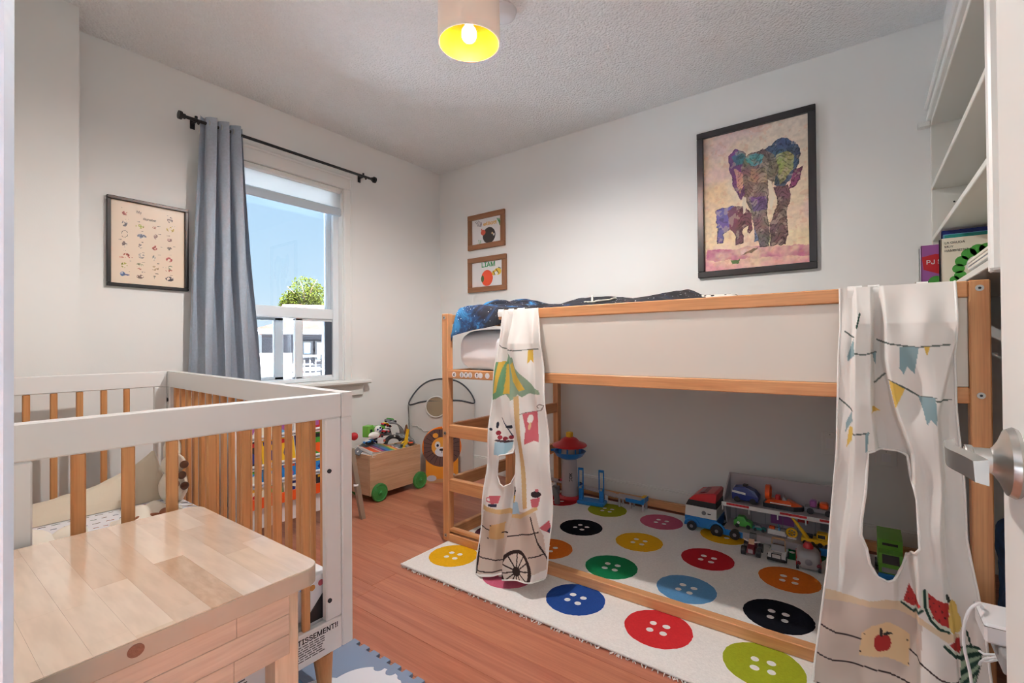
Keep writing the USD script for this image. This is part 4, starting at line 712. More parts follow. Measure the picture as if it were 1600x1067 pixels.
for k in range(7):
    t_ = (math.pi*k+.0-.3)/(2*math.pi*3.5)
    if 0 <= t_ <= 1:
        x = -.692+.208*t_; part(wc, 'eyelet', xf(trimesh.creation.torus(.019, .0035, major_sections=24, minor_sections=8), (x, 3.069, 2.192), ry=math.pi/2), 'zinc', smooth=True)

# ---------------------------------------------------------------- pictures
def picture_x(name, label, y0, y1, z0, z1, fw, fd, mat_y, mat_z, shapes, base, res, group=None, pm='print_gloss'):
    X = XR-.0008
    p = thing(name, label, 'picture', (X, (y0+y1)/2, z0), group)
    for a, b in ((z0, z0+fw), (z1-fw, z1)): part(p, 'frame_rail', box(X-fd, X, y0, y1, a, b, .002), mat_y)
    for a, b in ((y0, y0+fw), (y1-fw, y1)): part(p, 'frame_stile', box(X-fd+.0006, X, a, b, z0+fw+.0003, z1-fw-.0003, .002), mat_z)
    ys_ = np.linspace(y0+fw-.002, y1-fw+.002, int((y1-y0)/res)); zs_ = np.linspace(z0+fw-.002, z1-fw+.002, int((z1-z0)/res))
    Yg, Zg = np.meshgrid(ys_, zs_, indexing='ij')
    bc = base(Yg, Zg) if callable(base) else base
    col = paint_on(Yg, Zg, shapes, bc)
    return p, part(p, 'print', sheet(np.stack([np.full_like(Yg, X-.006), Yg, Zg], -1)[:, ::-1]), pm, paint=col.reshape(Yg.shape+(3,))[:, ::-1].reshape(-1, 3)), X, Yg, Zg, col
ey0, ey1, ez0, ez1 = .452, 1.034, 1.379, 2.216
def el_base(Y, Z):
    u = (Y-ey0)/(ey1-ey0); v = (Z-ez0)/(ez1-ez0)
    p = np.stack([u*3, v*4, u*0], -1); n1 = meshkit.fbm(p*1.3+3, 4, 2); n2 = meshkit.fbm(p*2.1+9, 4, 7)
    def mixc(a, b, t): return a*(1-t[..., None])+b*t[..., None]
    c = mixc(lin((222, 210, 198)), lin((238, 214, 176)), np.clip(1.25-1.1*v+.6*(n1-.5), 0, 1))
    c = mixc(c, lin((236, 192, 136)), np.clip((u-.55)*1.6*(1-abs(v-.55)*1.8)+1.2*(n2-.5), 0, 1)*.7)
    c = mixc(c, lin((226, 186, 204)), np.clip((n1-.52)*4, 0, 1)*.45)
    c = mixc(c, lin((224, 146, 164)), np.clip((.16-v)*9+2*(n2-.5), 0, 1)*.85)
    return c
p, pr, X, Yg, Zg, col = picture_x('elephant_picture', 'large black framed print of a colourful adult and baby elephant', ey0, ey1, ez0, ez1, .034, .024, 'frame_black', 'frame_black', [], el_base, .0022, pm='print_paper')
# loose brush edges, brush texture and skin wrinkles of the print itself
a, b = Yg.ravel(), Zg.ravel(); o_ = a*0
fb = lambda s_, k, sd: meshkit.fbm(np.stack([a*s_, b*s_, o_+sd], -1), k, sd)
wa, wb = a+.020*(fb(26, 3, 3)-.5)+.006*(fb(90, 2, 5)-.5), b+.020*(fb(26, 3, 4)-.5)+.006*(fb(90, 2, 6)-.5)
gr_ = paint_on(wa, wb, PR['EL'][:1], col); fade = (.25+.75*np.clip((fb(20, 3, 51)-.3)*2.5, 0, 1))[:, None]; col = gr_*fade+col*(1-fade)
col = paint_on(wa, wb, PR['EL'][1:], col); body = unary_union([shape_of(s)[0] for s in PR['EL'][1:15]]).buffer(.004).buffer(-.004)
inside = contains_xy(body, wa, wb); n3 = fb(150, 2, 11)
col = col*(.80+.40*fb(60, 3, 4))[:, None]
soft = np.stack([.66+.75*fb(16, 4, 21), .62+.75*fb(18, 4, 9), .62+.85*fb(14, 4, 13)], 1)
col[inside] *= soft[inside]
hl = inside & (fb(34, 3, 31) > .64); col[hl] = col[hl]*.6+.4*lin((196, 178, 160))
dk = inside & (fb(30, 3, 37) < .36); col[dk] *= .62
wrk = np.sin(b*260+5*np.sin(a*70)+14*fb(22, 2, 8)); stripe = (wrk > .62) & inside & (a < .82) & (n3 > .42); col[stripe] *= .42
rim = inside & ~contains_xy(body.buffer(-.005), wa, wb) & (n3 > .45); col[rim] *= .45
spl = ~inside & (fb(44, 3, 41) > .66); col[spl] = col[spl]*.7+.3*lin((214, 150, 120))
tk_ = [s for s in PR['EL'] if s[2] in ((226, 214, 190), (220, 208, 186))]; col = paint_on(a+.3*(wa-a), b+.3*(wb-b), tk_, col)
UsdGeom.PrimvarsAPI(stage.GetPrimAtPath(pr)).GetPrimvar('paint').Set(Vt.Vec3fArray.FromNumpy(np.clip(col, .01, .9).reshape(Yg.shape+(3,))[:, ::-1].reshape(-1, 3).astype(np.float32)))

def wall_text(parent, s, h, y, z, X, mat, bold=True, spacing=None):
    t = rod_text(s, h, .0008, bold); t = (t[0]*[-1, 1, 1], t[1][:, ::-1]); w_ = t[0][:, 0].max()-t[0][:, 0].min()
    k = 1.0 if spacing is None else spacing/w_
    t = (t[0]*[k, 1, 1]+[y, z, 0], t[1]); part(parent, 'lettering', on_x(t, X), mat)
p, _, X, *_r = picture_x('childs_drawing', 'brown framed child drawing of a dark circle, the upper of two small frames', 2.449, 2.822, 1.762, 2.040, .040, .020, 'frame_brown_y', 'frame_brown_z', PR['B1'], (232, 230, 230), .0035)
wall_text(p, 'elliott', .026, 2.668, 1.943, X-.0062, 'ink_gold', spacing=.135)
p, _, X, *_r = picture_x('childs_drawing', 'brown framed child drawing of a red fruit, the lower of two small frames', 2.437, 2.825, 1.422, 1.697, .040, .020, 'frame_brown_y', 'frame_brown_z', PR['B2'], (234, 232, 232), .0035)
wall_text(p, 'LIAM', .036, 2.690, 1.616, X-.0062, 'ink_green', spacing=.135)
# alphabet print on the window wall
ax0, ax1, az0, az1 = -1.073, -.736, 1.296, 1.728
Yw_ = YF-.0008
p = thing('alphabet_picture', 'black framed alphabet print of small animals and vehicles left of the curtain', 'picture', ((ax0+ax1)/2, Yw_, az0))
for a, b in ((az0, az0+.016), (az1-.016, az1)): part(p, 'frame_rail', box(ax0, ax1, Yw_-.02, Yw_, a, b, .002), 'frame_black')
for a, b in ((ax0, ax0+.016), (ax1-.016, ax1)): part(p, 'frame_stile', box(a, b, Yw_-.0195, Yw_, az0+.0163, az1-.0163, .002), 'frame_black')
Xg, Zg = np.meshgrid(np.linspace(ax0+.015, ax1-.015, 190), np.linspace(az0+.015, az1-.015, 240), indexing='ij')
col = paint_on(Xg, Zg, PR['AL'], (238, 218, 196))
nz_ = meshkit.fbm(np.stack([Xg*150, Zg*150, Xg*0], -1), 2, 3).ravel(); d_ = np.abs(col-lin((238, 218, 196))).sum(1) > .02
holes = d_ & (nz_ > .56); col[holes] = lin((240, 222, 202)); dk = d_ & (nz_ < .40); col[dk] *= .55
part(p, 'print', sheet(np.stack([Xg, np.full_like(Xg, Yw_-.006), Zg], -1)), 'print_gloss', paint=col)
for s, h, x, zb_ in (('My', .013, -.957, 1.664), ('Alphabet', .011, -.930, 1.636)):
    t = rod_text(s, h, .0006); t = (t[0]*[.85, 1, 1]+[x, zb_, 0], t[1]); part(p, 'lettering', on_y(t, Yw_-.0062), 'ink_grey')

# ---------------------------------------------------------------- toy wagon
wx0, wx1, wy0, wy1, wz0, wz1 = .148, .574, 2.792, 2.985, .045, .303
wg = thing('toy_wagon', 'wooden toy wagon on green wheels heaped with books and toys', 'toy wagon', ((wx0+wx1)/2, (wy0+wy1)/2, 0))
th_ = .012
for i in range(3):
    a, b = wz0+i*(wz1-wz0)/3, wz0+(i+1)*(wz1-wz0)/3
    part(wg, 'side_board', box(wx0, wx1, wy0, wy0+th_, a+.0002, b-.0002, .001), 'wagon_x'); part(wg, 'side_board', box(wx0, wx1, wy1-th_, wy1, a+.0002, b-.0002, .001), 'wagon_x')
part(wg, 'end_board', box(wx0, wx0+th_, wy0+th_+.0003, wy1-th_-.0003, wz0, wz1, .001), 'wagon_y'); part(wg, 'end_board', box(wx1-th_, wx1, wy0+th_+.0003, wy1-th_-.0003, wz0, wz1, .001), 'wagon_y')
part(wg, 'bottom_board', box(wx0+th_, wx1-th_, wy0+th_, wy1-th_, wz0, wz0+.01, .001), 'wagon_x')
for x in (.212, .556):
    for y, s_ in ((wy0, -1), (wy1, 1)):
        wl = part(wg, 'wheel', xf(lathe([(.02, 0), (.052, 0), (.058, .004), (.058, .020), (.052, .024), (.046, .020), (.044, .0215), (.017, .0215), (.015, .027), (.0, .027)], 36), (x, y+.001*s_, .058), rx=math.pi/2 if s_ < 0 else -math.pi/2), 'wheel_green', smooth=35)
        part(wl, 'hub', xf(ball((0, 0, 0), .010, (1, .6, 1)), (x, y+.028*s_, .058)), 'wheel_green', smooth=True)
    part(wg, 'axle', cyl((x, wy0+.001, .040), (x, wy1-.001, .040), .006, 10), 'black_metal')
# what fills the wagon
def book(name, label, loc, size, rz, rx, ry, cover, group=None, cat='book', stripes=()):
    w_, d_, h_ = size
    b = thing(name, label, cat, loc, group, local=True)
    R = trimesh.transformations.euler_matrix(rx, ry, rz)[:3, :3]
    def T(m): v, f = m; return (v @ R.T, f)
    part(b, 'pages', T(box(-w_/2+.002, w_/2-.003, -d_/2+.003, d_/2-.003, .0015, h_-.0015, 0)), 'cream_light')
    part(b, 'cover', T(cat_(box(-w_/2, w_/2, -d_/2, d_/2, 0, .0015, 0), box(-w_/2, w_/2, -d_/2, d_/2, h_-.0015, h_, 0), box(-w_/2, -w_/2+.0015, -d_/2, d_/2, 0, h_, 0))), cover)
    for a, bb, m in stripes: part(b, 'printed_stripe', T(box(-w_/2+a*w_, -w_/2+bb*w_, -d_/2+.001, d_/2-.001, h_, h_+.0004, 0)), m)
    return b
book('board_book', 'white board book under the rainbow one, sticking out at the wagon end', (.235, 2.885, .285), (.17, .17, .014), .15, .12, .18, 'toy_white')
book('rainbow_book', 'picture book with slanting rainbow stripes lying on top in the wagon', (.285, 2.882, .306), (.25, .165, .016), .06, .16, .10, 'toy_white',
     stripes=((.06, .24, 'toy_orange'), (.24, .30, 'toy_cream'), (.30, .36, 'toy_red'), (.36, .42, 'toy_lilac'), (.42, .50, 'toy_navy'), (.50, .62, 'toy_blue'), (.62, .70, 'toy_teal'), (.70, .76, 'toy_lime'), (.76, .86, 'toy_yellow'), (.86, .93, 'toy_orange')))
book('picture_book', 'pale teal picture book lying under the rainbow book in the wagon', (.40, 2.89, .285), (.20, .15, .012), -.12, .10, .05, 'toy_teal')
def road(name, label, loc, curve, L=.22, w_=.06, rot=(0, 0, 0), n=14):
    r = thing(name, label, 'toy road', loc, None, local=True)
    s_ = np.linspace(-.5, .5, n); ang = s_*curve
    R = L/max(abs(curve), 1e-3); px = R*np.sin(ang); pz = R*(np.cos(ang)-1)
    Rm = trimesh.transformations.euler_matrix(*rot)[:3, :3]
    P0 = np.stack([np.stack([px, 0*px+y, pz], 1) for y in (-w_/2, w_/2)], 1)
    P1 = P0-[0, 0, .006]
    V = np.concatenate([P0.reshape(-1, 3), P1.reshape(-1, 3)]) @ Rm.T; m = 2*n; f = []
    for i in range(n-1):
        a = 2*i; f += [(a, a+2, a+3), (a, a+3, a+1), (m+a, m+a+3, m+a+2), (m+a, m+a+1, m+a+3), (a, m+a, m+a+2), (a, m+a+2, a+2), (a+1, a+3, m+a+3), (a+1, m+a+3, m+a+1)]
    f += [(0, 1, m+1), (0, m+1, m), (2*n-2, m+2*n-2, m+2*n-1), (2*n-2, m+2*n-1, 2*n-1)]
    part(r, 'roadway', (V, np.array(f)), 'toy_road')
    ds = []
    for i in range(1, n-2, 3):
        q = np.array([[px[i], -.004, pz[i]+.0008], [px[i], .004, pz[i]+.0008], [px[i+1], .004, pz[i+1]+.0008], [px[i+1], -.004, pz[i+1]+.0008]]) @ Rm.T
        ds.append((q, np.array([(0, 3, 2), (0, 2, 1)])))
    part(r, 'lane_dashes', cat_(*ds), 'toy_white')
road('toy_road_strip', 'grey curved toy road strip leaning up on the wagon pile toward the hamper', (.50, 2.92, .43), 1.5, .26, .06, (.5, .75, .3))
road('toy_road_strip', 'grey toy road strip with white dashes at the right end of the wagon', (.52, 2.87, .355), .6, .16, .055, (.5, .45, -.2))
road('toy_road_strip', 'grey toy road arch behind the red cars in the wagon', (.40, 2.93, .405), 2.4, .24, .05, (1.2, .1, .2))
road('toy_road_strip', 'grey toy road strip lying at the left end of the wagon pile', (.20, 2.92, .345), .8, .18, .05, (.3, -.25, .3))
def small_car(name, label, loc, rz, L, c, c2='toy_dark', tilt=0.0, roof=True, wheel='toy_dark', group=None, W=None, H_=None, cat='toy car'):
    W = W or L*.48; Hh = H_ or L*.36; r = L*.12
    k = thing(name, label, cat, loc, group, rz, local=True)
    def T(m): return xf(m, (0, 0, 0), ry=tilt)
    part(k, 'body', T(hull([(x, y, z) for y, q in ((-W/2, 0), (W/2, 0)) for x, z in ((-L*.5, r*.8), (-L*.5, Hh*.62), (-L*.42, Hh*.7), (L*.30, Hh*.66), (L*.48, Hh*.5), (L*.5, r*.8))])), c)
    if roof:
        part(k, 'cabin', T(hull([(x, y*s_, z) for x, z, s_ in ((-L*.36, Hh*.68, .92), (L*.20, Hh*.66, .92), (-L*.28, Hh, .78), (L*.06, Hh, .78)) for y in (-W/2, W/2)])), c2)
    for x in (-L*.30, L*.30):
        for s_ in (-1, 1): part(k, 'wheel', T(cyl((x, s_*(W/2-.004), r), (x, s_*(W/2+.004), r), r, 16)), wheel, smooth=40)
    return k
small_car('toy_car', 'small red toy car on the arch of the wagon pile', (.36, 2.90, .405), .3, .07, 'toy_red', 'toy_white', .2)
small_car('toy_car', 'small red and white toy car beside the plush bird in the wagon', (.315, 2.92, .375), -.4, .07, 'toy_red', 'toy_silver', -.3)
small_car('toy_car', 'grey toy car with a green roof on top of the wagon pile', (.43, 2.94, .462), .2, .085, 'toy_grey', 'toy_green', .25)
small_car('toy_car', 'navy toy car half hidden under the wagon pile', (.27, 2.93, .345), .1, .08, 'toy_navy', 'toy_dark', .1)
bx = thing('toy_block', 'lime green toy box standing at the back of the wagon', 'toy block', (.255, 2.955, .39), local=True, rz=.3)
part(bx, 'body', box(-.03, .03, -.025, .025, 0, .075, .004), 'toy_lime'); part(bx, 'printed_dot', box(-.012, .012, -.0258, -.025, .03, .05, 0), 'toy_dark')
bx = thing('toy_block', 'lime green toy tray lying at the back middle of the wagon', 'toy block', (.345, 2.965, .40), local=True, rz=-.2)
part(bx, 'body', box(-.04, .04, -.03, .03, 0, .05, .004), 'toy_lime'); part(bx, 'slot', box(-.025, .025, -.0305, -.03, .02, .035, 0), 'toy_dark')
pb = thing('plush_bird', 'white plush bird with blue spotted head on the wagon pile', 'plush toy', (.262, 2.90, .385), local=True)
part(pb, 'body', blob((0, 0, .02), (.045, .03, .022), 3, 4, .08, rz=.2), 'cloth_white', smooth=True); part(pb, 'head', blob((.03, -.005, .055), (.026, .022, .026), 3, 5, .05), 'cloth_white', smooth=True)
for x, y, z_ in ((.012, -.024, .058), (.03, -.028, .068), (.045, -.022, .052), (.028, -.027, .046)): part(pb, 'spot', ball((x, y, z_), .007, (1, .5, 1), 1), 'toy_navy', smooth=True)
tr = thing('toy_arch', 'black toy arch lying on the wagon pile', 'toy arch', (.40, 2.87, .335), local=True)
part(tr, 'arch_band', xf(tube([(.065*math.cos(a), 0, .042*math.sin(a)) for a in np.linspace(.1, math.pi-.1, 16)], .014, 10), (0, 0, 0), rx=-.3), 'toy_dark', smooth=True); part(tr, 'stud', ball((0, -.012, .046), .007, sub=1), 'toy_white')
sw_ = thing('toy_sword', 'yellow plastic toy hammer sticking up from the right of the wagon', 'toy', (.475, 2.845, .28), local=True)
part(sw_, 'blade', xf(hull([(x, y, z_) for y in (-.005, .005) for x, z_ in ((-.016, 0), (.016, 0), (.010, .14), (-.006, .14))]), (0, 0, 0), ry=.22), 'toy_yellow'); part(sw_, 'guard', xf(tube([(-.035, 0, .035), (-.02, 0, .05), (.02, 0, .05), (.035, 0, .035)], .006, 8), ry=.22), 'toy_yellow', smooth=True)
bll = single('toy_ball', ball((.128, 2.93, .415), .026, sub=3), 'toy_red', 'small red ball at the left end of the wagon pile', 'ball', smooth=True)
fin = thing('toy_fin', 'brown pointed toy fin standing up at the right of the wagon', 'toy', (.558, 2.93, .33), local=True)
part(fin, 'fin', hull([(x, y, z_) for y in (-.006, .006) for x, z_ in ((-.02, 0), (.03, 0), (.012, .10), (.004, .095))]), 'toy_brown')
small_car('toy_car', 'yellow toy car between the arch and the plush bird in the wagon', (.335, 2.885, .345), .5, .06, 'toy_yellow', 'toy_red', .15)
small_car('toy_car', 'bright blue toy car near the left end of the wagon pile', (.215, 2.895, .362), -.3, .065, 'toy_blue', 'toy_white', -.2)
small_car('toy_car', 'orange toy car at the right of the wagon beside the hammer', (.53, 2.84, .31), .8, .06, 'toy_orange', 'toy_dark', .1)
small_car('toy_car', 'red and yellow toy car high on the wagon pile beneath the road curve', (.395, 2.945, .44), -.2, .07, 'toy_red', 'toy_yellow', .35)
bx = thing('toy_block', 'white toy block with red dots on the wagon pile behind the books', 'toy block', (.30, 2.875, .348), local=True, rz=.5)
part(bx, 'body', box(-.02, .02, -.02, .02, 0, .035, .004), 'toy_white'); part(bx, 'printed_dot', box(-.008, .008, -.0206, -.02, .010, .026, 0), 'toy_red')
single('toy_pile', cat_(*[xf(box(-.03, .03, -.02, .02, -.012, .012, .004), (rnd.uniform(.19, .53), rnd.uniform(2.835, 2.95), rnd.uniform(.20, .30)), rnd.random(), rnd.random(), rnd.random()*3) for _ in range(70)]), 'toy_grey', 'loose grey building pieces filling the wagon beneath the larger toys', 'building pieces', kind='stuff')

# ---------------------------------------------------------------- hamper and lion basket in the corner
hm = thing('laundry_hamper', 'white fabric pop-up hamper with a round mesh window in the corner', 'hamper', (.93, 2.93, 0))
na, nh = 72, 24; th = np.linspace(0, 2*np.pi, na+1); P = np.zeros((na+1, nh, 3))
for i, a in enumerate(th):
    e = np.array([.25*math.cos(a), .118*math.sin(a)])          # along the long axis, then towards the corner
    # rotate: the long axis runs (-.707, .707), the short one (.707, .707)
    x = .93-.707*e[0]+.707*e[1]; y = 2.93+.707*e[0]+.707*e[1]
    topz = .655+.075*math.sin(a)-.10*abs(math.cos(a))**3
    for k in range(nh):
        zk = topz*k/(nh-1); sq = 1-.02*math.sin(zk*9+a*2)
        P[i, k] = (.93+(x-.93)*sq, 2.93+(y-2.93)*sq, zk)
part(hm, 'fabric', sheet(P), 'hamper_cloth', smooth=True)
part(hm, 'rim_piping', tube(P[:, -1], .006, 8, False), 'piping', smooth=True, label='dark grey piping round the opening')
part(hm, 'seam_piping', tube([P[i, int(nh*.52+6*abs(math.cos(th[i])))-1]*[1, 1, 1]-[.003, .003, 0] for i in range(40, 69)], .003, 6), 'hamper_cloth', smooth=True)
wc_ = np.array([.845, 2.845, .535]); dv = np.array([-.707, .707, 0]); nv = np.array([-.707, -.707, 0])
ang = np.linspace(0, 2*np.pi, 40); rr_ = np.linspace(0, .078, 6)
def on_hamper(u, v): 
    s_ = np.clip(1-(u/.25)**2, 0, 1)**.5
    return np.stack([.93-.707*u-.707*(.118*s_+.004), 2.93+.707*u-.707*(.118*s_+.004), .535+v], -1)
U, V_ = np.meshgrid(ang, rr_, indexing='ij'); part(hm, 'mesh_window', sheet(on_hamper(.045+V_*np.cos(U), V_*np.sin(U))), 'mesh_window', smooth=True, label='round beige mesh window')
part(hm, 'window_ring', tube(on_hamper(.045+.078*np.cos(ang), .078*np.sin(ang)), .006, 8, False), 'hamper_cloth', smooth=True)
MANE = .142
ln = thing('lion_basket', 'orange storage basket printed with a brown maned lion face by the hamper', 'basket', (.742, 2.748, 0), rz=-math.pi/4, local=True)
part(ln, 'body', on_y(extr(unary_union([Point(0, .258).buffer(MANE, 32), sbox(-.116, 0, .118, .24)]), .05), 0, out=1), 'pile_orange')
Xg, Zg = np.meshgrid(np.linspace(-.13, .13, 150), np.linspace(0, .39, 220), indexing='ij')
sh = [('p', [(-.2, 0), (.2, 0), (.2, .03), (-.2, .03)], (196, 150, 110)), ('e', (-.075, .035), .035, .022, (206, 206, 214)), ('e', (.06, .04), .045, .03, (206, 206, 214)), ('e', (0, .258), MANE, MANE, (104, 78, 74))]
for k in range(22):
    a = 2*math.pi*k/22; sh.append(('l', [(.06*math.cos(a), .258+.06*math.sin(a)), (.13*math.cos(a), .258+.13*math.sin(a))], .003, (36, 30, 32)))
sh += [('e', (-.045, .345), .02, .018, (236, 160, 60)), ('e', (.045, .345), .02, .018, (236, 160, 60)), ('e', (.0, .262), .074, .07, (238, 166, 66)), ('e', (.0, .225), .05, .036, (226, 226, 232)), ('e', (-.03, .275), .02, .026, (232, 228, 224)), ('e', (.03, .275), .02, .026, (232, 228, 224)),
       ('e', (-.03, .272), .009, .010, (24, 30, 60)), ('e', (.03, .272), .009, .010, (24, 30, 60)), ('e', (.0, .24), .018, .009, (34, 28, 30)), ('l', [(0, .24), (0, .215)], .003, (34, 28, 30))]
keep = contains_xy(unary_union([Point(0, .258).buffer(MANE, 32), sbox(-.116, 0, .118, .24)]), ((Xg[:-1, :-1]+Xg[1:, 1:])/2).ravel(), ((Zg[:-1, :-1]+Zg[1:, 1:])/2).ravel()).reshape(149, 219)
part(ln, 'printed_front', sheet(np.stack([Xg, np.full_like(Xg, -.001), Zg], -1), keep), 'print_basket', paint=paint_on(Xg, Zg, sh, (232, 150, 48)))

# ---------------------------------------------------------------- sling bookrack behind the crib
RX_0, RX_1 = -.665, -.075
rk = thing('book_rack', 'low white bookrack with tilted rows of picture books beside the crib', 'bookrack', ((RX_0+RX_1)/2, 2.74, 0))
for x in (RX_0, RX_1-.018):
    part(rk, 'side_frame', hull([(xx, y, z_) for xx in (x, x+.018) for y, z_ in ((2.690, 0), (2.735, 0), (2.80, .60), (2.835, .60), (2.84, .58))]), 'plastic_white')
    part(rk, 'rear_leg', hull([(xx, y, z_) for xx in (x, x+.018) for y, z_ in ((2.93, 0), (2.965, 0), (2.842, .56), (2.842, .52))]), 'plastic_white')
part(rk, 'slant_leg', hull([(xx+dx, 2.60+dy, z_) for dy in (.0, .022) for xx, dx, z_ in ((-.130, 0, .42), (-.100, 0, .42), (-.025, 0, 0), (-.052, 0, 0))]), 'edge_grey')
part(rk, 'peg', cyl((-.10, 2.61, .205), (-.076, 2.60, .205), .008, 12), 'plastic_white', smooth=40)
tiers = [(2.755, .528, .14), (2.728, .388, .145), (2.705, .305, .085), (2.685, .215, .09)]
for y, z_, hh in tiers:
    part(rk, 'rod', cyl((RX_0+.018, y-.016, z_+.012), (RX_1-.018, y-.016, z_+.012), .007, 10), 'plastic_white', smooth=40); part(rk, 'ledge', box(RX_0+.0185, RX_1-.0185, y-.016, y+.014, z_-.008, z_-.002, .001), 'plastic_white')
part(rk, 'front_tray', hull([(x, y, z_) for x in (RX_0+.02, RX_1-.02) for y, z_ in ((2.655, .255), (2.668, .255), (2.655, .205), (2.668, .205))]), 'toy_orange', label='orange front tray')
part(rk, 'front_board', box(RX_0+.02, RX_1-.02, 2.676, 2.684, .10, .20, .001), 'plastic_white')
bkcol = [['white', 'cream', 'sky', 'white', 'red', 'white'], ['dark', 'yellow', 'yellow', 'navy', 'green', 'red'], ['blue', 'sky', 'blue', 'teal', 'blue', 'sky'], ['cream', 'lime', 'cream', 'white', 'dark', 'blue']]
names = ['top', 'second', 'third', 'lowest']; side = ['far left', 'left', 'middle left', 'middle right', 'right', 'far right']
for r, (y, z_, hh) in enumerate(tiers):
    for k in range(6):
        w_ = .084; x = RX_0+.026+k*.0905
        c = bkcol[r][k]
        b = thing('picture_book', '%s covered picture book, %s on the %s row of the rack' % ({'white': 'white', 'cream': 'cream', 'sky': 'pale blue', 'red': 'red', 'dark': 'black', 'yellow': 'yellow', 'navy': 'navy', 'green': 'green', 'blue': 'blue', 'teal': 'teal', 'lime': 'lime'}[c], side[k], names[r]), 'book', (x+w_/2, y, z_), local=True)
        T_ = lambda m: xf(m, (0, 0, 0), rx=-.20)
        part(b, 'cover', T_(box(-w_/2, w_/2, 0, .006, 0, hh, .001)), 'toy_'+c)
        c2 = rnd.choice(['red', 'yellow', 'white', 'navy', 'green', 'sky', 'orange', 'dark']); c3 = rnd.choice(['white', 'cream', 'orange', 'lilac', 'navy'])
        part(b, 'cover_title', T_(box(-w_*.36, w_*.36, -.0006, 0, hh*.72, hh*.86, 0)), 'toy_'+(c2 if c2 != c else 'white'))
        pts = [(math.cos(a)*w_*rnd.uniform(.16, .30), hh*.36+math.sin(a)*hh*rnd.uniform(.14, .24)) for a in np.linspace(0, 6.283, 9)[:-1]]
        part(b, 'cover_picture', T_(on_y(extr(Polygon(pts).buffer(.002), .0006), 0)), 'toy_'+(c3 if c3 != c else 'red'))

# ---------------------------------------------------------------- toys under the bed: lookout tower and track
tw = thing('toy_tower', 'toy lookout tower with a red roof and blue cup deck under the bed', 'toy tower', (.95, 1.80, .0125), local=True)
part(tw, 'base', lathe([(.0, 0), (.075, 0), (.078, .008), (.066, .022), (.0, .024)], 32), 'toy_red', smooth=40)
part(tw, 'column', lathe([(.055, .022), (.052, .12), (.046, .24), (.046, .262), (.0, .262)], 32), 'toy_panel', smooth=40)
part(tw, 'deck', lathe([(.0, .258), (.055, .256), (.085, .272), (.100, .296), (.104, .300), (.098, .300), (.080, .282), (.0, .282)], 40), 'toy_blue', smooth=40, label='blue cup shaped deck')
for k in range(8):
    a = k*math.pi/4+.3; part(tw, 'window_post', cyl((.070*math.cos(a), .070*math.sin(a), .280), (.066*math.cos(a), .066*math.sin(a), .338), .005, 8), 'toy_blue')
part(tw, 'window_glass', lathe([(.060, .282), (.058, .336)], 32), 'toy_silver', smooth=True)
part(tw, 'roof', lathe([(.0, .334), (.108, .332), (.112, .338), (.104, .348), (.066, .362), (.050, .380), (.030, .390), (.0, .392)], 40), 'toy_red', smooth=40, label='wide red roof')
part(tw, 'beacon', box(-.020, .020, -.018, .018, .388, .424, .006), 'toy_yellow', label='yellow beacon on the roof')
part(tw, 'side_arm', hull([(x, y, z) for x in (-.012, .012) for y, z in ((.09, .290), (.135, .285), (.135, .298), (.09, .305))]), 'toy_blue')
t = rod_text('LOOK', .020, .0008, True); t = (np.stack([t[0][:, 1], t[0][:, 0], t[0][:, 2]], 1)*[-1, 1, 1]+[.01, .095, 0], t[1])
v = t[0].copy(); v[:, 0] *= -1; v2 = np.stack([-.0505-v[:, 2]+.000, v[:, 0], v[:, 1]], 1)
part(tw, 'lettering', xf((v2, t[1]), rz=.62), 'ink')
for nm, lb, L in (('toy_track', 'grey toy track running from the tower along the wall under the bed', [(.93, 1.93, .118), (.985, 1.75, .092), (1.0, 1.60, .078), (1.0, 1.50, .068)]),):
    pk = thing(nm, lb, 'toy track', (.97, 1.7, .0125))
    Pq = np.array(L); tq = np.gradient(Pq, axis=0); sd = np.stack([tq[:, 1], -tq[:, 0], 0*tq[:, 0]], 1); sd /= np.linalg.norm(sd, axis=1, keepdims=True)
    A = np.concatenate([Pq+sd*.03, Pq-sd*.03, Pq+sd*.03-[0, 0, .006], Pq-sd*.03-[0, 0, .006]]); m = len(L); f = []
    for i in range(m-1):
        a, b, c_, d = i, m+i, 2*m+i, 3*m+i
        f += [(a, b, b+1), (a, b+1, a+1), (c_, d+1, d), (c_, c_+1, d+1), (a, a+1, c_+1), (a, c_+1, c_), (b, d, d+1), (b, d+1, b+1)]
    f += [(0, 2*m, 3*m), (0, 3*m, m), (m-1, 2*m-1, 4*m-1), (m-1, 4*m-1, 3*m-1)]
    part(pk, 'roadway', (A, np.array(f)), 'toy_panel')
    for (x, y, h) in ((.93, 1.90, .11), (.96, 1.83, .10), (.985, 1.56, .068)): part(pk, 'support', box(x-.008, x+.008, y-.008, y+.008, .0125, h, .002), 'toy_white')
    part(pk, 'printed_panel', box(.90, .925, 1.86, 1.93, .03, .085, .002), 'toy_grey')
small_car('toy_car', 'tiny pink and red toy car parked on the track before the tower', (.955, 1.86, .1075), 1.4, .05, 'toy_red', 'toy_pink')
small_car('toy_car', 'tiny dark blue toy car parked on the track beside the blue gate', (.985, 1.755, .094), 1.4, .05, 'toy_navy', 'toy_dark')
gt = thing('toy_gate', 'blue plastic toy lift gate standing on the rug beside the tower', 'toy gate', (.925, 1.63, .0125), local=True, rz=.15)
part(gt, 'base', box(-.045, .045, -.085, .085, 0, .022, .006), 'toy_blue')
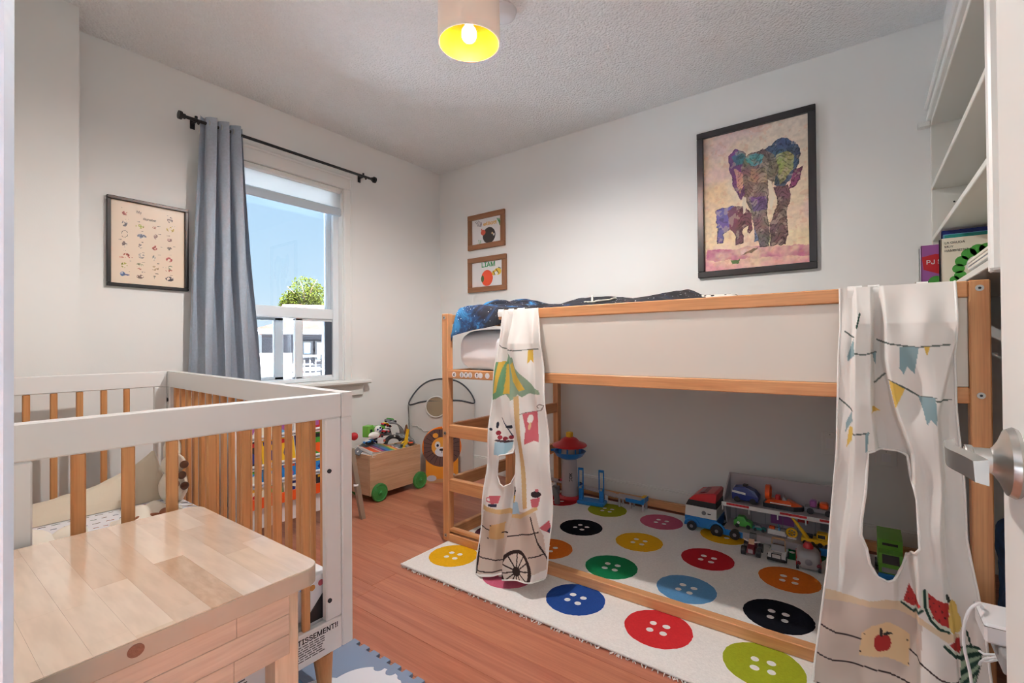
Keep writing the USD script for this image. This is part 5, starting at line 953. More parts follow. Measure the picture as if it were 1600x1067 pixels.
for y in (.07, -.062):
    part(gt, 'frame_post', box(-.012, .012, y-.014, y+.014, .02, .10, .003), 'toy_blue')
    part(gt, 'upright', cat_(box(-.006, .004, y-.016, y-.010, .09, .215, .002), box(-.006, .004, y+.012, y+.018, .09, .215, .002), box(-.006, .004, y-.016, y+.018, .20, .215, .002)), 'toy_blue')
    part(gt, 'latch', box(-.018, -.010, y-.008, y+.008, .09, .104, .002), 'toy_silver')
rp = thing('toy_ramp', 'grey and blue toy ramp on stub legs at the end of the track', 'toy ramp', (1.0, 1.40, .0125), local=True)
part(rp, 'ramp_top', hull([(x, y, z) for x in (-.03, .03) for y, z in ((.095, .062), (-.07, .05), (-.085, .060), (-.085, .045), (.095, .052))]), 'toy_panel')
part(rp, 'side_rail', box(-.034, -.026, -.085, .03, .040, .062, .003), 'toy_blue'); part(rp, 'end_lip', hull([(x, y, z) for x in (-.034, .034) for y, z in ((-.06, .06), (-.088, .078), (-.088, .05))]), 'toy_blue')
part(rp, 'catch', box(-.02, .02, -.084, -.066, .076, .084, .002), 'toy_yellow')
for y in (-.078, .0, .07):
    for x in (-.026, .026): part(rp, 'leg', box(x-.005, x+.005, y-.006, y+.006, 0, .052, .001), 'toy_panel')
part(pk, 'stand', box(.87, .91, 1.93, 1.97, .0125, .09, .004), 'toy_grey')
dk = thing('dark_toy', 'dark grey curved toy bridge piece beside the ladder curtain', 'toy', (.80, 1.86, .0125), local=True)
part(dk, 'arch', xf(tube([(0, .055*math.cos(a), .10*math.sin(a)) for a in np.linspace(0, math.pi, 18)], .018, 10), (0, 0, .0)), 'toy_road', smooth=True); part(dk, 'top_plate', box(-.03, .03, -.03, .04, .11, .118, .002), 'toy_white')

# ---------------------------------------------------------------- toy transporter truck
FX = .862
tk = thing('toy_transporter', 'long toy transporter with a red roofed blue and white cab and an open grey trailer', 'toy truck', (.95, .70, .0125))
def cab(zlo, zhi, pts, x0=FX, x1=1.03): return hull([(x, y, z) for x in (x0, x1) for y, z in pts])
part(tk, 'cab_base', cab(0, 0, ((1.045, .034), (1.048, .085), (.885, .085), (.885, .034))), 'toy_blue')
part(tk, 'cab_side', cab(0, 0, ((1.047, .0855), (1.043, .140), (.888, .140), (.888, .0855)), FX+.001, 1.029), 'toy_white')
part(tk, 'windscreen_band', cab(0, 0, ((1.043, .1405), (1.028, .170), (.892, .170), (.889, .1405)), FX+.002, 1.028), 'toy_dark')
part(tk, 'cab_roof', hull([(x, y, z) for x in (FX+.004, 1.026) for y, z in ((1.027, .1705), (.995, .200), (.90, .222), (.888, .215), (.893, .1705))]), 'toy_red')
part(tk, 'roof_hatch', hull([(x, y, z) for x in (FX+.03, 1.0) for y, z in ((.99, .20), (.96, .214), (.93, .212), (.93, .20))]), 'toy_maroon')
part(tk, 'badge', cyl((FX+.0005, .95, .112), (FX-.001, .95, .112), .011, 16), 'toy_grey'); part(tk, 'badge', box(FX-.0005, FX+.001, .915, .932, .108, .113, 0), 'toy_dark')
part(tk, 'wheel_arch', cat_(*[xf(tube([(0, .036*math.cos(a), .036*math.sin(a)) for a in np.linspace(0, math.pi, 12)], .006, 6), (FX, y, .0365)) for y in (1.01, .885)]), 'toy_blue', smooth=True)
for y in (1.01, .885, .80, .46):
    for x in (FX-.002, 1.03):
        wl = part(tk, 'wheel', cyl((x-.012, y, .0365), (x+.012, y, .0365), .024 if y != .885 else .030, 20), 'toy_dark', smooth=40); part(wl, 'hub', cyl((x-.0125, y, .0365), (x-.0135, y, .0365), .009, 10), 'toy_grey')
part(tk, 'trailer_base', box(FX+.002, 1.05, .385, .862, .020, .054, .003), 'toy_panel')
part(tk, 'skirt', box(FX-.001, FX+.006, .765, .86, .022, .052, .003), 'toy_blue'); part(tk, 'skirt', box(FX-.001, FX+.006, .39, .50, .022, .056, .003), 'toy_blue')
part(tk, 'back_wall', box(1.043, 1.05, .385, .862, .0545, .30, .001), 'toy_panel')
part(tk, 'end_wall', hull([(x, y, z) for y in (.856, .862) for x, z in ((FX+.10, .0545), (1.0425, .0545), (1.0425, .30), (FX+.03, .20))]), 'toy_panel')
part(tk, 'upper_deck', box(FX+.001, 1.0425, .385, .855, .178, .186, .001), 'toy_panel')
part(tk, 'deck_fascia', box(FX-.003, FX+.0005, .385, .862, .172, .192, .001), 'toy_white')
for a, b in ((.735, .838), (.49, .60), (.392, .44)): part(tk, 'red_stripe', box(FX-.0042, FX-.0032, a, b, .180, .190, 0), 'toy_red')
for y in (.862, .74, .615, .50): part(tk, 'deck_bracket', box(FX-.004, FX+.004, y-.008, y-.002, .150, .185, .001), 'toy_white')
for y0, y1, z0, z1, m in ((.76, .80, .11, .16, 'toy_silver'), (.70, .74, .12, .165, 'toy_grey'), (.56, .665, .07, .168, 'toy_lilac'), (.50, .545, .10, .15, 'toy_red'), (.51, .535, .115, .14, 'toy_white'), (.40, .45, .08, .15, 'toy_grey')):
    part(tk, 'printed_panel', box(1.0405, 1.0428, y0, y1, z0, z1, 0), m)
for y in (.83, .755, .69, .61, .545, .47): part(tk, 'panel_rib', box(1.040, 1.0429, y-.001, y+.001, .056, .176, 0), 'toy_grey')
UZ, LZ = .1865, .0545
ca = thing('toy_rescue_truck', 'blue domed toy truck on the left of the transporter upper deck', 'toy car', (.95, .765, UZ), local=True, rz=-math.pi/2)
part(ca, 'body', hull([(x, y, z) for y in (-.034, .034) for x, z in ((-.058, .012), (-.060, .05), (.062, .012), (.064, .035))]+[(x, y, z) for y in (-.026, .026) for x, z in ((-.05, .07), (.0, .078), (.045, .062))]), 'toy_navy'); part(ca, 'white_stripe', hull([(x, -.0345, z) for x, z in ((-.058, .046), (.005, .040), (.005, .050), (-.058, .058))]+[(x, -.030, z) for x, z in ((-.058, .046), (.005, .050))]), 'toy_white')
for x in (-.035, .038):
    for s_ in (-1, 1): part(ca, 'wheel', cyl((x, s_*.030, .014), (x, s_*.038, .014), .014, 16), 'toy_dark', smooth=40)
part(ca, 'roof_light', box(-.012, .012, -.010, .010, .076, .088, .003), 'toy_dark')
cb_ = thing('toy_hovercraft', 'orange toy hovercraft with a black skirt on the transporter upper deck', 'toy boat', (.95, .60, UZ), local=True, rz=-math.pi/2)
hul = Polygon([(-.075, -.034), (.05, -.034), (.082, -.012), (.086, 0), (.082, .012), (.05, .034), (-.075, .034)]).buffer(.006)
part(cb_, 'skirt', extr(hul, .020), 'toy_dark'); part(cb_, 'deck', hull([(x, y, .0202) for x, y in np.array(hul.buffer(-.006).exterior.coords)[:-1]]+[(-.06, -.02, .034), (-.06, .02, .034), (.03, .02, .042), (.03, -.02, .042)]), 'toy_orange')
part(cb_, 'fan_shroud', xf(lathe([(.030, -.008), (.036, -.010), (.038, .010), (.032, .012), (.030, .008), (.030, -.008)], 24), (-.062, 0, .066), ry=math.pi/2), 'toy_orange', smooth=40); part(cb_, 'fan', cyl((-.064, 0, .066), (-.060, 0, .066), .028, 16), 'toy_dark')
part(cb_, 'windshield', hull([(x, y, z) for y in (-.018, .018) for x, z in ((.0, .04), (.02, .04), (.006, .062))]), 'toy_silver'); part(cb_, 'seat', box(-.03, -.008, -.014, .014, .036, .060, .004), 'toy_red'); part(cb_, 'white_stripe', box(-.05, .04, -.0345, -.0335, .022, .027, 0), 'toy_white')
cc = small_car('toy_car', 'grey toy van with orange and purple load on the right of the upper deck', (.95, .445, UZ), -math.pi/2, .12, 'toy_grey', 'toy_grey', roof=False)
part(cc, 'load', box(.0, .035, -.02, .02, .028, .056, .006), 'toy_orange'); part(cc, 'load', box(-.04, -.012, -.018, .018, .028, .062, .006), 'toy_lilac'); part(cc, 'roll_bar', tube([(-.005, -.022, .028), (-.005, -.022, .05), (-.005, .022, .05), (-.005, .022, .028)], .003, 8), 'toy_dark', smooth=True)
cd = small_car('toy_car', 'green toy recycling truck on the left of the transporter lower deck', (.94, .775, LZ), -math.pi/2, .085, 'toy_green', 'toy_green', H_=.055)
part(cd, 'badge', cyl((-.02, -.0215, .025), (-.02, -.0225, .025), .007, 12), 'toy_white')
small_car('toy_car', 'low dark green toy car beside the green truck on the lower deck', (.935, .70, LZ), -math.pi/2, .06, 'toy_teal', 'toy_grey', H_=.026)
ce = thing('toy_scooter', 'white toy snow scooter on the transporter lower deck', 'toy', (.92, .625, LZ), local=True, rz=-math.pi/2)
part(ce, 'body', hull([(x, y, z) for y in (-.016, .016) for x, z in ((-.035, .006), (-.035, .030), (.0, .022), (.038, .028), (.045, .006))]), 'toy_white'); part(ce, 'handlebar', tube([(.01, -.018, .046), (.012, 0, .044), (.01, .018, .046)], .003, 8), 'toy_dark'); part(ce, 'windshield', hull([(x, y, z) for y in (-.012, .012) for x, z in ((.012, .025), (.02, .025), (.008, .052), (.012, .052))]), 'toy_sky'); part(ce, 'runner', box(-.04, .05, -.018, .018, 0, .006, .002), 'toy_grey'); part(ce, 'seat', box(-.03, -.005, -.01, .01, .026, .042, .003), 'toy_orange')
wl = thing('toy_winch', 'yellow toy hose reel on the transporter lower deck', 'toy', (.92, .558, LZ), local=True, rz=-math.pi/2)
part(wl, 'ring', xf(trimesh.creation.torus(.020, .005, major_sections=24, minor_sections=8), (0, 0, .0262), rx=math.pi/2), 'toy_yellow', smooth=True); part(wl, 'foot', box(-.02, .02, -.012, .012, 0, .006, .002), 'toy_white')
for k in range(3): part(wl, 'spoke', xf(box(-.019, .019, -.002, .002, -.002, .002, 0), (0, 0, .0262), ry=k*math.pi/3), 'toy_yellow')
cr = thing('toy_crane', 'yellow toy crane truck with a raised boom at the right of the lower deck', 'toy crane', (.90, .455, LZ), local=True, rz=-math.pi/2)
part(cr, 'chassis', hull([(x, y, z) for y in (-.026, .026) for x, z in ((-.06, .012), (-.06, .030), (.055, .012), (.055, .032))]), 'toy_yellow'); part(cr, 'cabin', box(.0, .045, -.022, .022, .032, .060, .005), 'toy_yellow'); part(cr, 'cabin_window', box(.006, .034, -.0226, -.022, .040, .055, 0), 'toy_dark')
part(cr, 'boom', tube([(-.035, -.018, .030), (-.075, -.022, .085), (-.10, -.024, .118)], [.009, .007, .005], 8), 'toy_yellow', smooth=40); part(cr, 'boom_tip', box(-.112, -.092, -.029, -.019, .114, .124, .002), 'toy_yellow'); part(cr, 'engine', box(-.05, -.015, -.018, .018, .030, .042, .003), 'toy_dark')
for x in (-.045, -.015, .015, .042):
    for s_ in (-1, 1): part(cr, 'wheel', cyl((x, s_*.023, .010), (x, s_*.029, .010), .010, 12), 'toy_dark')
# three vehicles on the rug in front, facing the room
RZ_ = .0125
qd = thing('toy_quad', 'dark red toy quad bike with black wheels, first of three facing out on the rug', 'toy car', (.735, .70, RZ_), local=True, rz=math.pi)
part(qd, 'body', hull([(x, y, z) for x, y, z in ((-.045, -.016, .018), (-.045, .016, .018), (.05, -.018, .016), (.05, .018, .016), (.052, -.012, .040), (.052, .012, .040), (.01, -.016, .052), (.01, .016, .052), (-.045, -.014, .042), (-.045, .014, .042))]), 'toy_maroon'); part(qd, 'grille', box(.048, .0535, -.010, .010, .018, .036, .002), 'toy_silver'); part(qd, 'seat_back', hull([(x, y, z) for y in (-.014, .014) for x, z in ((-.025, .045), (.0, .048), (-.03, .085), (-.015, .085))]), 'toy_dark')
part(qd, 'handlebar', tube([(.006, -.034, .062), (.016, -.016, .060), (.016, .016, .060), (.006, .034, .062)], .004, 8), 'toy_white', smooth=True)
part(qd, 'windshield', hull([(x, y, z) for y in (-.012, .012) for x, z in ((.018, .05), (.026, .05), (.014, .072), (.017, .072))]), 'toy_tan')
for x in (-.032, .034):
    for s_ in (-1, 1): part(qd, 'wheel', cyl((x, s_*.022, .020), (x, s_*.040, .020), .020, 18), 'toy_dark', smooth=40)
jp = small_car('toy_jeep', 'white open toy jeep with a black grille guard, middle of three on the rug', (.745, .595, RZ_), math.pi, .115, 'toy_white', 'toy_tan', roof=False, H_=.05, W=.07)
part(jp, 'roll_bar', tube([(-.01, -.028, .03), (-.016, -.026, .082), (-.016, .026, .082), (-.01, .028, .03)], .003, 8), 'toy_tan', smooth=True); part(jp, 'light_bar', box(-.022, -.010, -.026, .026, .080, .088, .002), 'toy_tan')
part(jp, 'bumper', box(.052, .064, -.037, .037, .008, .020, .003), 'toy_dark'); part(jp, 'grille_guard', tube([(.060, -.018, .012), (.061, -.018, .040), (.061, .018, .040), (.060, .018, .012)], .0022, 8), 'toy_dark', smooth=True); part(jp, 'bonnet_mark', box(.02, .04, -.018, .018, .0335, .0345, 0), 'toy_silver')
part(jp, 'seat', box(-.03, -.006, -.024, .024, .03, .056, .004), 'toy_brown'); part(jp, 'windscreen', box(.002, .006, -.027, .027, .032, .062, .001), 'toy_silver')
fe = thing('toy_fire_engine', 'rounded silver and red toy fire engine, rightmost of three on the rug', 'toy car', (.715, .475, RZ_), local=True, rz=math.pi+.1)
part(fe, 'body', pillow_box(-.055, .055, -.045, .045, .006, .085, .028), 'toy_silver', smooth=True); part(fe, 'windscreen', ball((.028, 0, .045), .03, (1.02, 1.05, .95)), 'toy_grey', smooth=True)
for s_ in (-1, 1):
    part(fe, 'side_stripe', box(-.045, .050, s_*.0435, s_*.0465, .050, .062, .001), 'toy_red'); part(fe, 'side_stripe', box(-.045, .048, s_*.0435, s_*.0465, .024, .036, .001), 'toy_red'); part(fe, 'headlight', ball((.045, s_*.034, .034), .009, sub=1), 'toy_maroon', smooth=True)
    for x in (-.032, .030): part(fe, 'wheel', cyl((x, s_*.036, .014), (x, s_*.046, .014), .014, 14), 'toy_dark', smooth=40)
part(fe, 'roof_light', lathe([(.0, .084), (.020, .084), (.020, .094), (.012, .108), (.0, .110)], 20, (-.01, 0, 0)), 'toy_red', smooth=40, label='red domed roof light')
gk = thing('toy_dump_truck', 'lime green toy truck with a blue bumper seen through the curtain opening', 'toy car', (.86, .19, RZ_), local=True, rz=math.pi)
part(gk, 'chassis', box(-.09, .10, -.040, .040, .012, .032, .004), 'toy_navy'); part(gk, 'cab', hull([(x, y, z) for y, q in ((-.040, 1), (.040, 1)) for x, z in ((.03, .032), (.095, .032), (.093, .07), (.07, .105), (.03, .108))]), 'toy_lime'); part(gk, 'windscreen', hull([(x, y, z) for y in (-.028, .028) for x, z in ((.0935, .072), (.096, .072), (.074, .102), (.0765, .102))]), 'toy_dark')
part(gk, 'bumper', box(.094, .108, -.042, .042, .010, .032, .004), 'toy_blue', label='blue bumper'); part(gk, 'grille', box(.0945, .098, -.030, .030, .036, .056, .002), 'toy_silver')
part(gk, 'hopper', hull([(x, y, z) for y in (-.042, .042) for x, z in ((-.09, .034), (.025, .034), (.028, .15), (-.09, .165))]), 'toy_lime'); part(gk, 'hopper_slot', box(.0265, .0295, -.026, .026, .125, .135, 0), 'toy_dark')
for x in (-.05, .06):
    for s_ in (-1, 1): part(gk, 'wheel', cyl((x, s_*.036, .019), (x, s_*.050, .019), .019, 16), 'toy_dark', smooth=40)
kb = small_car('toy_car', 'dark toy car with an orange side behind the curtain next to the green truck', (.88, .285, RZ_), math.pi, .11, 'toy_dark', 'toy_maroon', H_=.05); part(kb, 'side_panel', box(-.03, .03, -.028, -.0265, .012, .03, 0), 'toy_orange')

# ---------------------------------------------------------------- sockets on the bed wall
def socket(label, y0, y1, z0, z1):
    s_ = thing('wall_socket', label, 'socket', (XR-.004, (y0+y1)/2, z0)); ym, zm = (y0+y1)/2, (z0+z1)/2
    part(s_, 'plate', box(XR-.0065, XR-.0005, y0, y1, z0, z1, .0025), 'wall_paint')
    part(s_, 'insert', box(XR-.0085, XR-.0064, ym-.016, ym+.016, zm-.026 if z1-z0 > .09 else zm-.018, zm+.026 if z1-z0 > .09 else zm+.018, .002), 'plastic_white')
    part(s_, 'screw', cyl((XR-.0064, ym, z1-.012), (XR-.0075, ym, z1-.012), .003, 10), 'zinc')
socket('small square wall plate seen through the opening of the right play curtain', .148, .228, .411, .491)
socket('tall wall socket plate just left of the right play curtain', .375, .445, .435, .55)

# ---------------------------------------------------------------- built-in bookcase over the foot of the bed, closet below
struct('wall_closet', cat_(box(CX0-.1, XR, -.70, -.62, -.1, H, 0), box(CX0-.1, CX0-.02, -.62, YN-.1, -.1, H, 0)), 'closet_dark')
BF, BB = .015, -.42
bc = thing('built_in_bookcase', 'white built-in bookcase with deep shelves over the foot of the bed', 'bookcase', (.53, -.2, 1.19))
part(bc, 'side_panel', box(XR-.02, XR-.0005, BB, BF, 1.192, 2.0, .002), 'shelf_white'); part(bc, 'side_panel', box(CX0, CX0+.02, BB, BF, 1.192, 2.0, .002), 'shelf_white')
for z in (1.705, 1.472): part(bc, 'shelf', box(CX0+.0203, XR-.0203, BB+.008, BF, z-.02, z, .002), 'shelf_white')
part(bc, 'bottom_shelf', box(CX0+.0203, XR-.0203, BB+.008, BF-.005, 1.192, 1.212, .002), 'shelf_white'); part(bc, 'top_panel', box(CX0+.0203, XR-.0203, BB+.008, BF, 1.98, 1.9995, .002), 'shelf_white')
part(bc, 'back_panel', box(CX0, XR-.0005, BB-.006, BB-.0003+.008, 1.192, 2.0, 0), 'shelf_white')
for z in (1.50, 1.53, 1.58, 1.62, 1.75, 1.80): part(bc, 'peg_hole', cyl((XR-.0205, -.06, z), (XR-.0195, -.06, z), .004, 8), 'dark_hole')
struct('trim_2', cat_(box(CX0-.055, CX0+.012, YN-.002, BF+.006, 1.17, 2.0, .004), box(CX0-.062, CX0-.035, YN-.002, BF+.012, 1.17, 2.07, .005), box(CX0-.062, XR-.001, YN-.002, BF+.014, 1.9996, 2.02, .003), box(CX0-.062, XR-.001, YN-.002, BF+.008, 2.02, 2.055, .004), box(CX0-.062, XR-.001, YN-.002, BF+.02, 2.055, 2.078, .006), box(XR-.03, XR-.001, BF+.0003, BF+.045, 1.975, 2.0, .003)), 'trim_white')
def up_book(label, x, th, y0, y1, z0, z1, cover, lean=0.0):
    b = thing('picture_book', label, 'book', (x, (y0+y1)/2, z0), local=True); d, h = (y1-y0), (z1-z0)
    T_ = lambda m: xf(m, (0, 0, 0), ry=lean)
    part(b, 'cover', T_(cat_(box(-th/2, -th/2+.002, -d/2, d/2, 0, h, 0), box(th/2-.002, th/2, -d/2, d/2, 0, h, 0), box(-th/2, th/2, d/2-.002, d/2, 0, h, 0))), cover)
    part(b, 'pages', T_(box(-th/2+.002, th/2-.002, -d/2+.004, d/2-.002, .003, h-.003, 0)), 'cream_light')
    return b, T_
def face_text(b, T_, s, h, yl, z, th, mat, bold=True):
    t = rod_text(s, h, .0006, bold); t = (t[0]*[-1, 1, 1]+[yl, z, 0], t[1][:, ::-1]); part(b, 'cover_title', T_(on_x(t, -th/2-.0002)), mat)
ZB = 1.2125
b, T_ = up_book('tall navy picture book standing behind the white book on the bottom shelf', .86, .02, -.20, .012, ZB, ZB+.235, 'toy_navy')
b, T_ = up_book('blue-green picture book between the navy and the white book', .83, .014, -.19, .010, ZB, ZB+.215, 'toy_sky')
part(b, 'cover_picture', T_(box(-.0078, -.0071, -.088, .096, .15, .212, 0)), 'toy_teal'); part(b, 'cover_picture', T_(box(-.0079, -.0072, -.05, .02, .17, .198, 0)), 'toy_brown')
b, T_ = up_book('white picture book with green leaves and black title facing the room', .80, .012, -.20, .020, ZB, ZB+.195, 'toy_cream')
for i, s in enumerate(('LA ORUGA', 'MUY', 'HAMBRIENTA')): face_text(b, T_, s, .0085, .100, .172-i*.0155, .012, 'ink', False)
for (y, z, r) in ((.072, .030, .014), (.055, .045, .018), (.06, .072, .018), (.05, .10, .02), (.03, .125, .022), (.005, .138, .022), (-.02, .14, .022), (-.05, .138, .02)):
    part(b, 'printed_leaf', T_(on_x(xf(extr(Point(0, 0).buffer(r, 10), .0005), (y, z, 0)), -.0063)), 'toy_green')
for (y, z) in ((.018, .09), (-.035, .098)):
    part(b, 'printed_oval', T_(on_x(xf(extr(affinity.rotate(affinity.scale(Point(0, 0).buffer(.02, 14), .9, 1.35), 20), .0006), (y, z, 0)), -.0068)), 'toy_white')
    for dx, m in ((.004, 'toy_red'), (-.006, 'toy_navy')): part(b, 'printed_stripe', T_(on_x(xf(extr(affinity.rotate(sbox(-.002, -.022, .002, .022), 22), .0006), (y+dx, z, 0)), -.0072)), m)
b, T_ = up_book('dark blue slim picture book by the left side of the bookcase', .89, .012, -.15, .016, ZB, ZB+.205, 'toy_dark')
b, T_ = up_book('red and purple picture book lettered PJ S at the left end of the bottom shelf', 1.005, .03, -.09, .064, ZB, ZB+.205, 'toy_lilac')
part(b, 'cover_picture', T_(on_x(extr(Polygon([(.075, .155), (.03, .165), (-.06, .14), (-.06, .05), (.0, .07), (.07, .10)]), .0005), -.0155)), 'toy_red'); face_text(b, T_, 'PJ S', .018, .062, .122, .032, 'toy_white')
part(b, 'cover_picture', T_(on_x(extr(Polygon([(.072, .0), (.072, .05), (-.07, .05), (-.07, .0)]), .0005), -.0158)), 'toy_navy'); part(b, 'cover_picture', T_(on_x(extr(Point(.03, .045).buffer(.025), .0006), -.0162)), 'toy_green')
b, T_ = up_book('white spined book standing at the far end next to the purple book', 1.045, .022, -.09, .068, ZB, ZB+.20, 'toy_white')
for k, (lb, mt) in enumerate((('thin white magazine, lowest of the slanting stack by the bookcase side', 'toy_white'), ('thin grey magazine in the middle of the slanting stack by the bookcase side', 'toy_silver'), ('thin white booklet topmost of the slanting stack by the bookcase side', 'toy_cream'))):
    b = thing('magazine', lb, 'magazine', (.16, -.06, ZB+.010+k*.011), local=True, group=None)
    part(b, 'cover', box(-.17, .17, -.06, .065, 0, .0095, .001), mt); part(b, 'pages', box(-.168, .168, -.058, .0655, .002, .0075, 0), 'cream_light')
# closet contents below
gm = thing('hanging_garment', 'dark blue patterned fabric bag in the closet beside the bed foot', 'bag', (.42, -.16, .0), local=True)
part(gm, 'cloth', pillow_box(-.2, .2, -.11, .07, .001, .42, .06, wob=.05, seed=4), 'garment_blue', smooth=True)
gm = thing('storage_box', 'brown cardboard box standing deep in the dark closet', 'box', (.45, -.35, 0), local=True); part(gm, 'body', box(-.25, .25, -.12, .05, .0, .98, .004), 'closet_dark'); part(gm, 'tape', box(-.25, .25, -.04, -.02, .9801, .981, 0), 'toy_tan')

# ---------------------------------------------------------------- the open door at the right of the picture
door = struct('door_1')
dX0, dX1, dY0, dY1 = XL+.012, -1.04, .129, .165
part(door, 'door_leaf', box(dX0, dX1, dY0, dY1, .012, 2.03, .002), 'door_white')
for z in (.25, 1.0, 1.78): part(door, 'hinge', cyl((dX0-.006, dY0-.004, z-.04), (dX0-.006, dY0-.004, z+.04), .006, 12), 'chrome', smooth=40)
HX, HZ = -1.098, .886
hd = part(door, 'door_handle', cat_(lathe([(.0, .0), (.031, .0), (.0325, .003), (.030, .008), (.020, .012), (.0135, .016), (.0115, .018), (.0115, .036), (.0, .036)], 40)), 'chrome', smooth=35)
def set_mesh(path, mesh, smooth=35):
    v, f, n = meshkit.arrays(mesh, smooth); m = UsdGeom.Mesh(stage.GetPrimAtPath(path))
    m.GetPointsAttr().Set(Vt.Vec3fArray.FromNumpy(v.astype(np.float32))); m.GetFaceVertexIndicesAttr().Set(Vt.IntArray.FromNumpy(f.astype(np.int32).ravel())); m.GetFaceVertexCountsAttr().Set(Vt.IntArray.FromNumpy(np.full(len(f), 3, np.int32)))
    if n is not None: m.CreateNormalsAttr(Vt.Vec3fArray.FromNumpy(n.astype(np.float32)))
set_mesh(hd, xf(lathe([(.0, .0), (.031, .0), (.0325, .003), (.030, .008), (.020, .012), (.0135, .016), (.0115, .018), (.0115, .036), (.0, .036)], 40), (HX, dY1, HZ), rx=-math.pi/2))
lev = []
for i, s_ in enumerate(np.linspace(0, 1, 14)):
    x = HX+.055-.165*s_; y = dY1+.040+.006*math.sin(s_*3.1); z = HZ+.004-.006*math.cos(s_*3.0)
    w_ = .0115*(1-.12*s_); lev.append([(x, y-.0045, z-w_), (x, y+.0035, z-w_*.8), (x, y+.0045, z+w_*.8), (x, y-.0045, z+w_)])
L_ = np.array(lev).reshape(-1, 3); f = []
for i in range(13):
    for j in range(4): a, b_ = i*4+j, i*4+(j+1) % 4; f += [(a, b_, b_+4), (a, b_+4, a+4)]
f += [(0, 2, 1), (0, 3, 2), (52, 53, 54), (52, 54, 55)]
part(hd, 'lever', (L_, np.array(f)), 'chrome', smooth=35); part(hd, 'collar', xf(lathe([(.0125, .030), (.0135, .031), (.0135, .035), (.0125, .036)], 32), (HX, dY1, HZ), rx=-math.pi/2), 'chrome', smooth=35)
part(door, 'latch_plate', box(dX1-.0005, dX1+.0012, dY0+.006, dY1-.006, HZ-.028, HZ+.028, .0005), 'chrome')

# ---------------------------------------------------------------- charger low on the wall behind the door
ad = thing('power_adapter', 'white plug-in power adapter with a thin white cord behind the door edge', 'adapter', (-.15, 0, .30))
part(ad, 'body', box(-.20, -.075, YN+.002, .058, .305, .350, .005), 'plastic_white'); part(ad, 'lid_groove', box(-.2005, -.0745, YN+.01, .0585, .343, .3445, 0), 'seam')
part(ad, 'wall_plate', box(-.30, -.085, YN, YN+.006, .26, .38, .002), 'plastic_white')
cbl = [(-.12, .05, .3525), (-.15, .062, .370), (-.17, .08, .356), (-.17, .089, .308), (-.17, .087, .255), (-.17, .078, .198), (-.17, .075, .10), (-.19, .08, .02), (-.3, .10, .006)]
from scipy.interpolate import make_interp_spline
q = make_interp_spline(np.linspace(0, 1, len(cbl)), np.array(cbl), 3)(np.linspace(0, 1, 60)); q[:, 2] = np.maximum(q[:, 2], .004)
part(ad, 'cord', tube(q, .0032, 8), 'plastic_white', smooth=True)
mb = single('mesh_box', pillow_box(-.24, -.085, YN+.008, .035, .262, .3045, .006, n=1), 'grey_mesh', 'grey mesh fabric block under the white power adapter', 'box')
tg = thing('cord_bundle', 'short bundle of white cord ends hanging below the power adapter', 'cord', (-.15, .03, .2))
for pts in ([(-.16, .03, .262), (-.15, .05, .245), (-.13, .055, .225), (-.12, .056, .212)], [(-.17, .03, .262), (-.15, .045, .24), (-.14, .055, .232)], [(-.15, .03, .262), (-.14, .05, .25), (-.115, .055, .243)]):
    part(tg, 'cord', tube(pts, .003, 6), 'plastic_white', smooth=True)

# ---------------------------------------------------------------- the street outside the window
Dv = np.array([math.cos(math.radians(61)), math.sin(math.radians(61)), 0]); Rv_ = np.array([Dv[1], -Dv[0], 0]); O0 = np.array([CAM[0], CAM[1], 0])
def OUT(mesh):
    """(r, d, z): metres to the right, along the street-ward direction, and up -> world"""
    v, f, _ = meshkit.arrays(mesh); return (O0+v[:, :1]*Rv_+v[:, 1:2]*Dv+v[:, 2:]*[0, 0, 1], np.asarray(f))
struct('ground', OUT(box(-60, 60, 5.5, 120, -3.3, -3.0, 0)), 'street')
def roof(r0, r1, d0, d1, z0, z1, ridge='r', hip=0.0):
    dm, rm = (d0+d1)/2, (r0+r1)/2
    top = [(r0+hip, dm, z1), (r1-hip, dm, z1)] if ridge == 'r' else [(rm, d0+hip, z1), (rm, d1-hip, z1)]
    return hull([(r, d, z) for r in (r0, r1) for d in (d0, d1) for z in (z0, z0-.1)]+top)
def house(label, r0, r1, d0, d1, zw, zr, rf, ridge='r', hip=0.0, wins=(), wall='siding', boards=True):
    h = thing('house', label, 'house', tuple((O0+(r0+r1)/2*Rv_+(d0+d1)/2*Dv+np.array([0, 0, -3.0])).tolist()))
    part(h, 'wall', OUT(box(r0, r1, d0, d1, -3.0, zw, 0)), wall)
    if boards: part(h, 'siding_boards', OUT(cat_(*[hull([(r, d, z) for r in (r0, r1) for d, z in ((d0-.002, z_), (d0-.025, z_), (d0-.006, z_+.19))]) for z_ in np.arange(zw-2.6, zw-.1, .2)])), 'siding', kind='stuff')
    part(h, 'roof', OUT(roof(r0-.25, r1+.25, d0-.3, d1+.3, zw+.05, zr, ridge, hip)), rf)
    part(h, 'fascia', OUT(box(r0-.26, r1+.26, d0-.34, d0-.3, zw-.12, zw+.07, 0)), 'far_white')
    for (a, b, z0, z1) in wins:
        wn = part(h, 'window', OUT(cat_(box(a-.06, b+.06, d0-.06, d0-.03, z0-.06, z0, 0), box(a-.06, b+.06, d0-.06, d0-.03, z1, z1+.06, 0), box(a-.06, a, d0-.06, d0-.03, z0, z1, 0), box(b, b+.06, d0-.06, d0-.03, z0, z1, 0))), 'far_white')
        part(wn, 'pane', OUT(box(a, b, d0-.045, d0-.04, z0, z1, 0)), 'far_glass')
    return h
house('far house with a long pinkish roof below the yellow-green tree', -.9, 5.5, 30, 37, 2.6, 3.75, 'roof_pink', hip=.3, boards=False, wall='far_white')
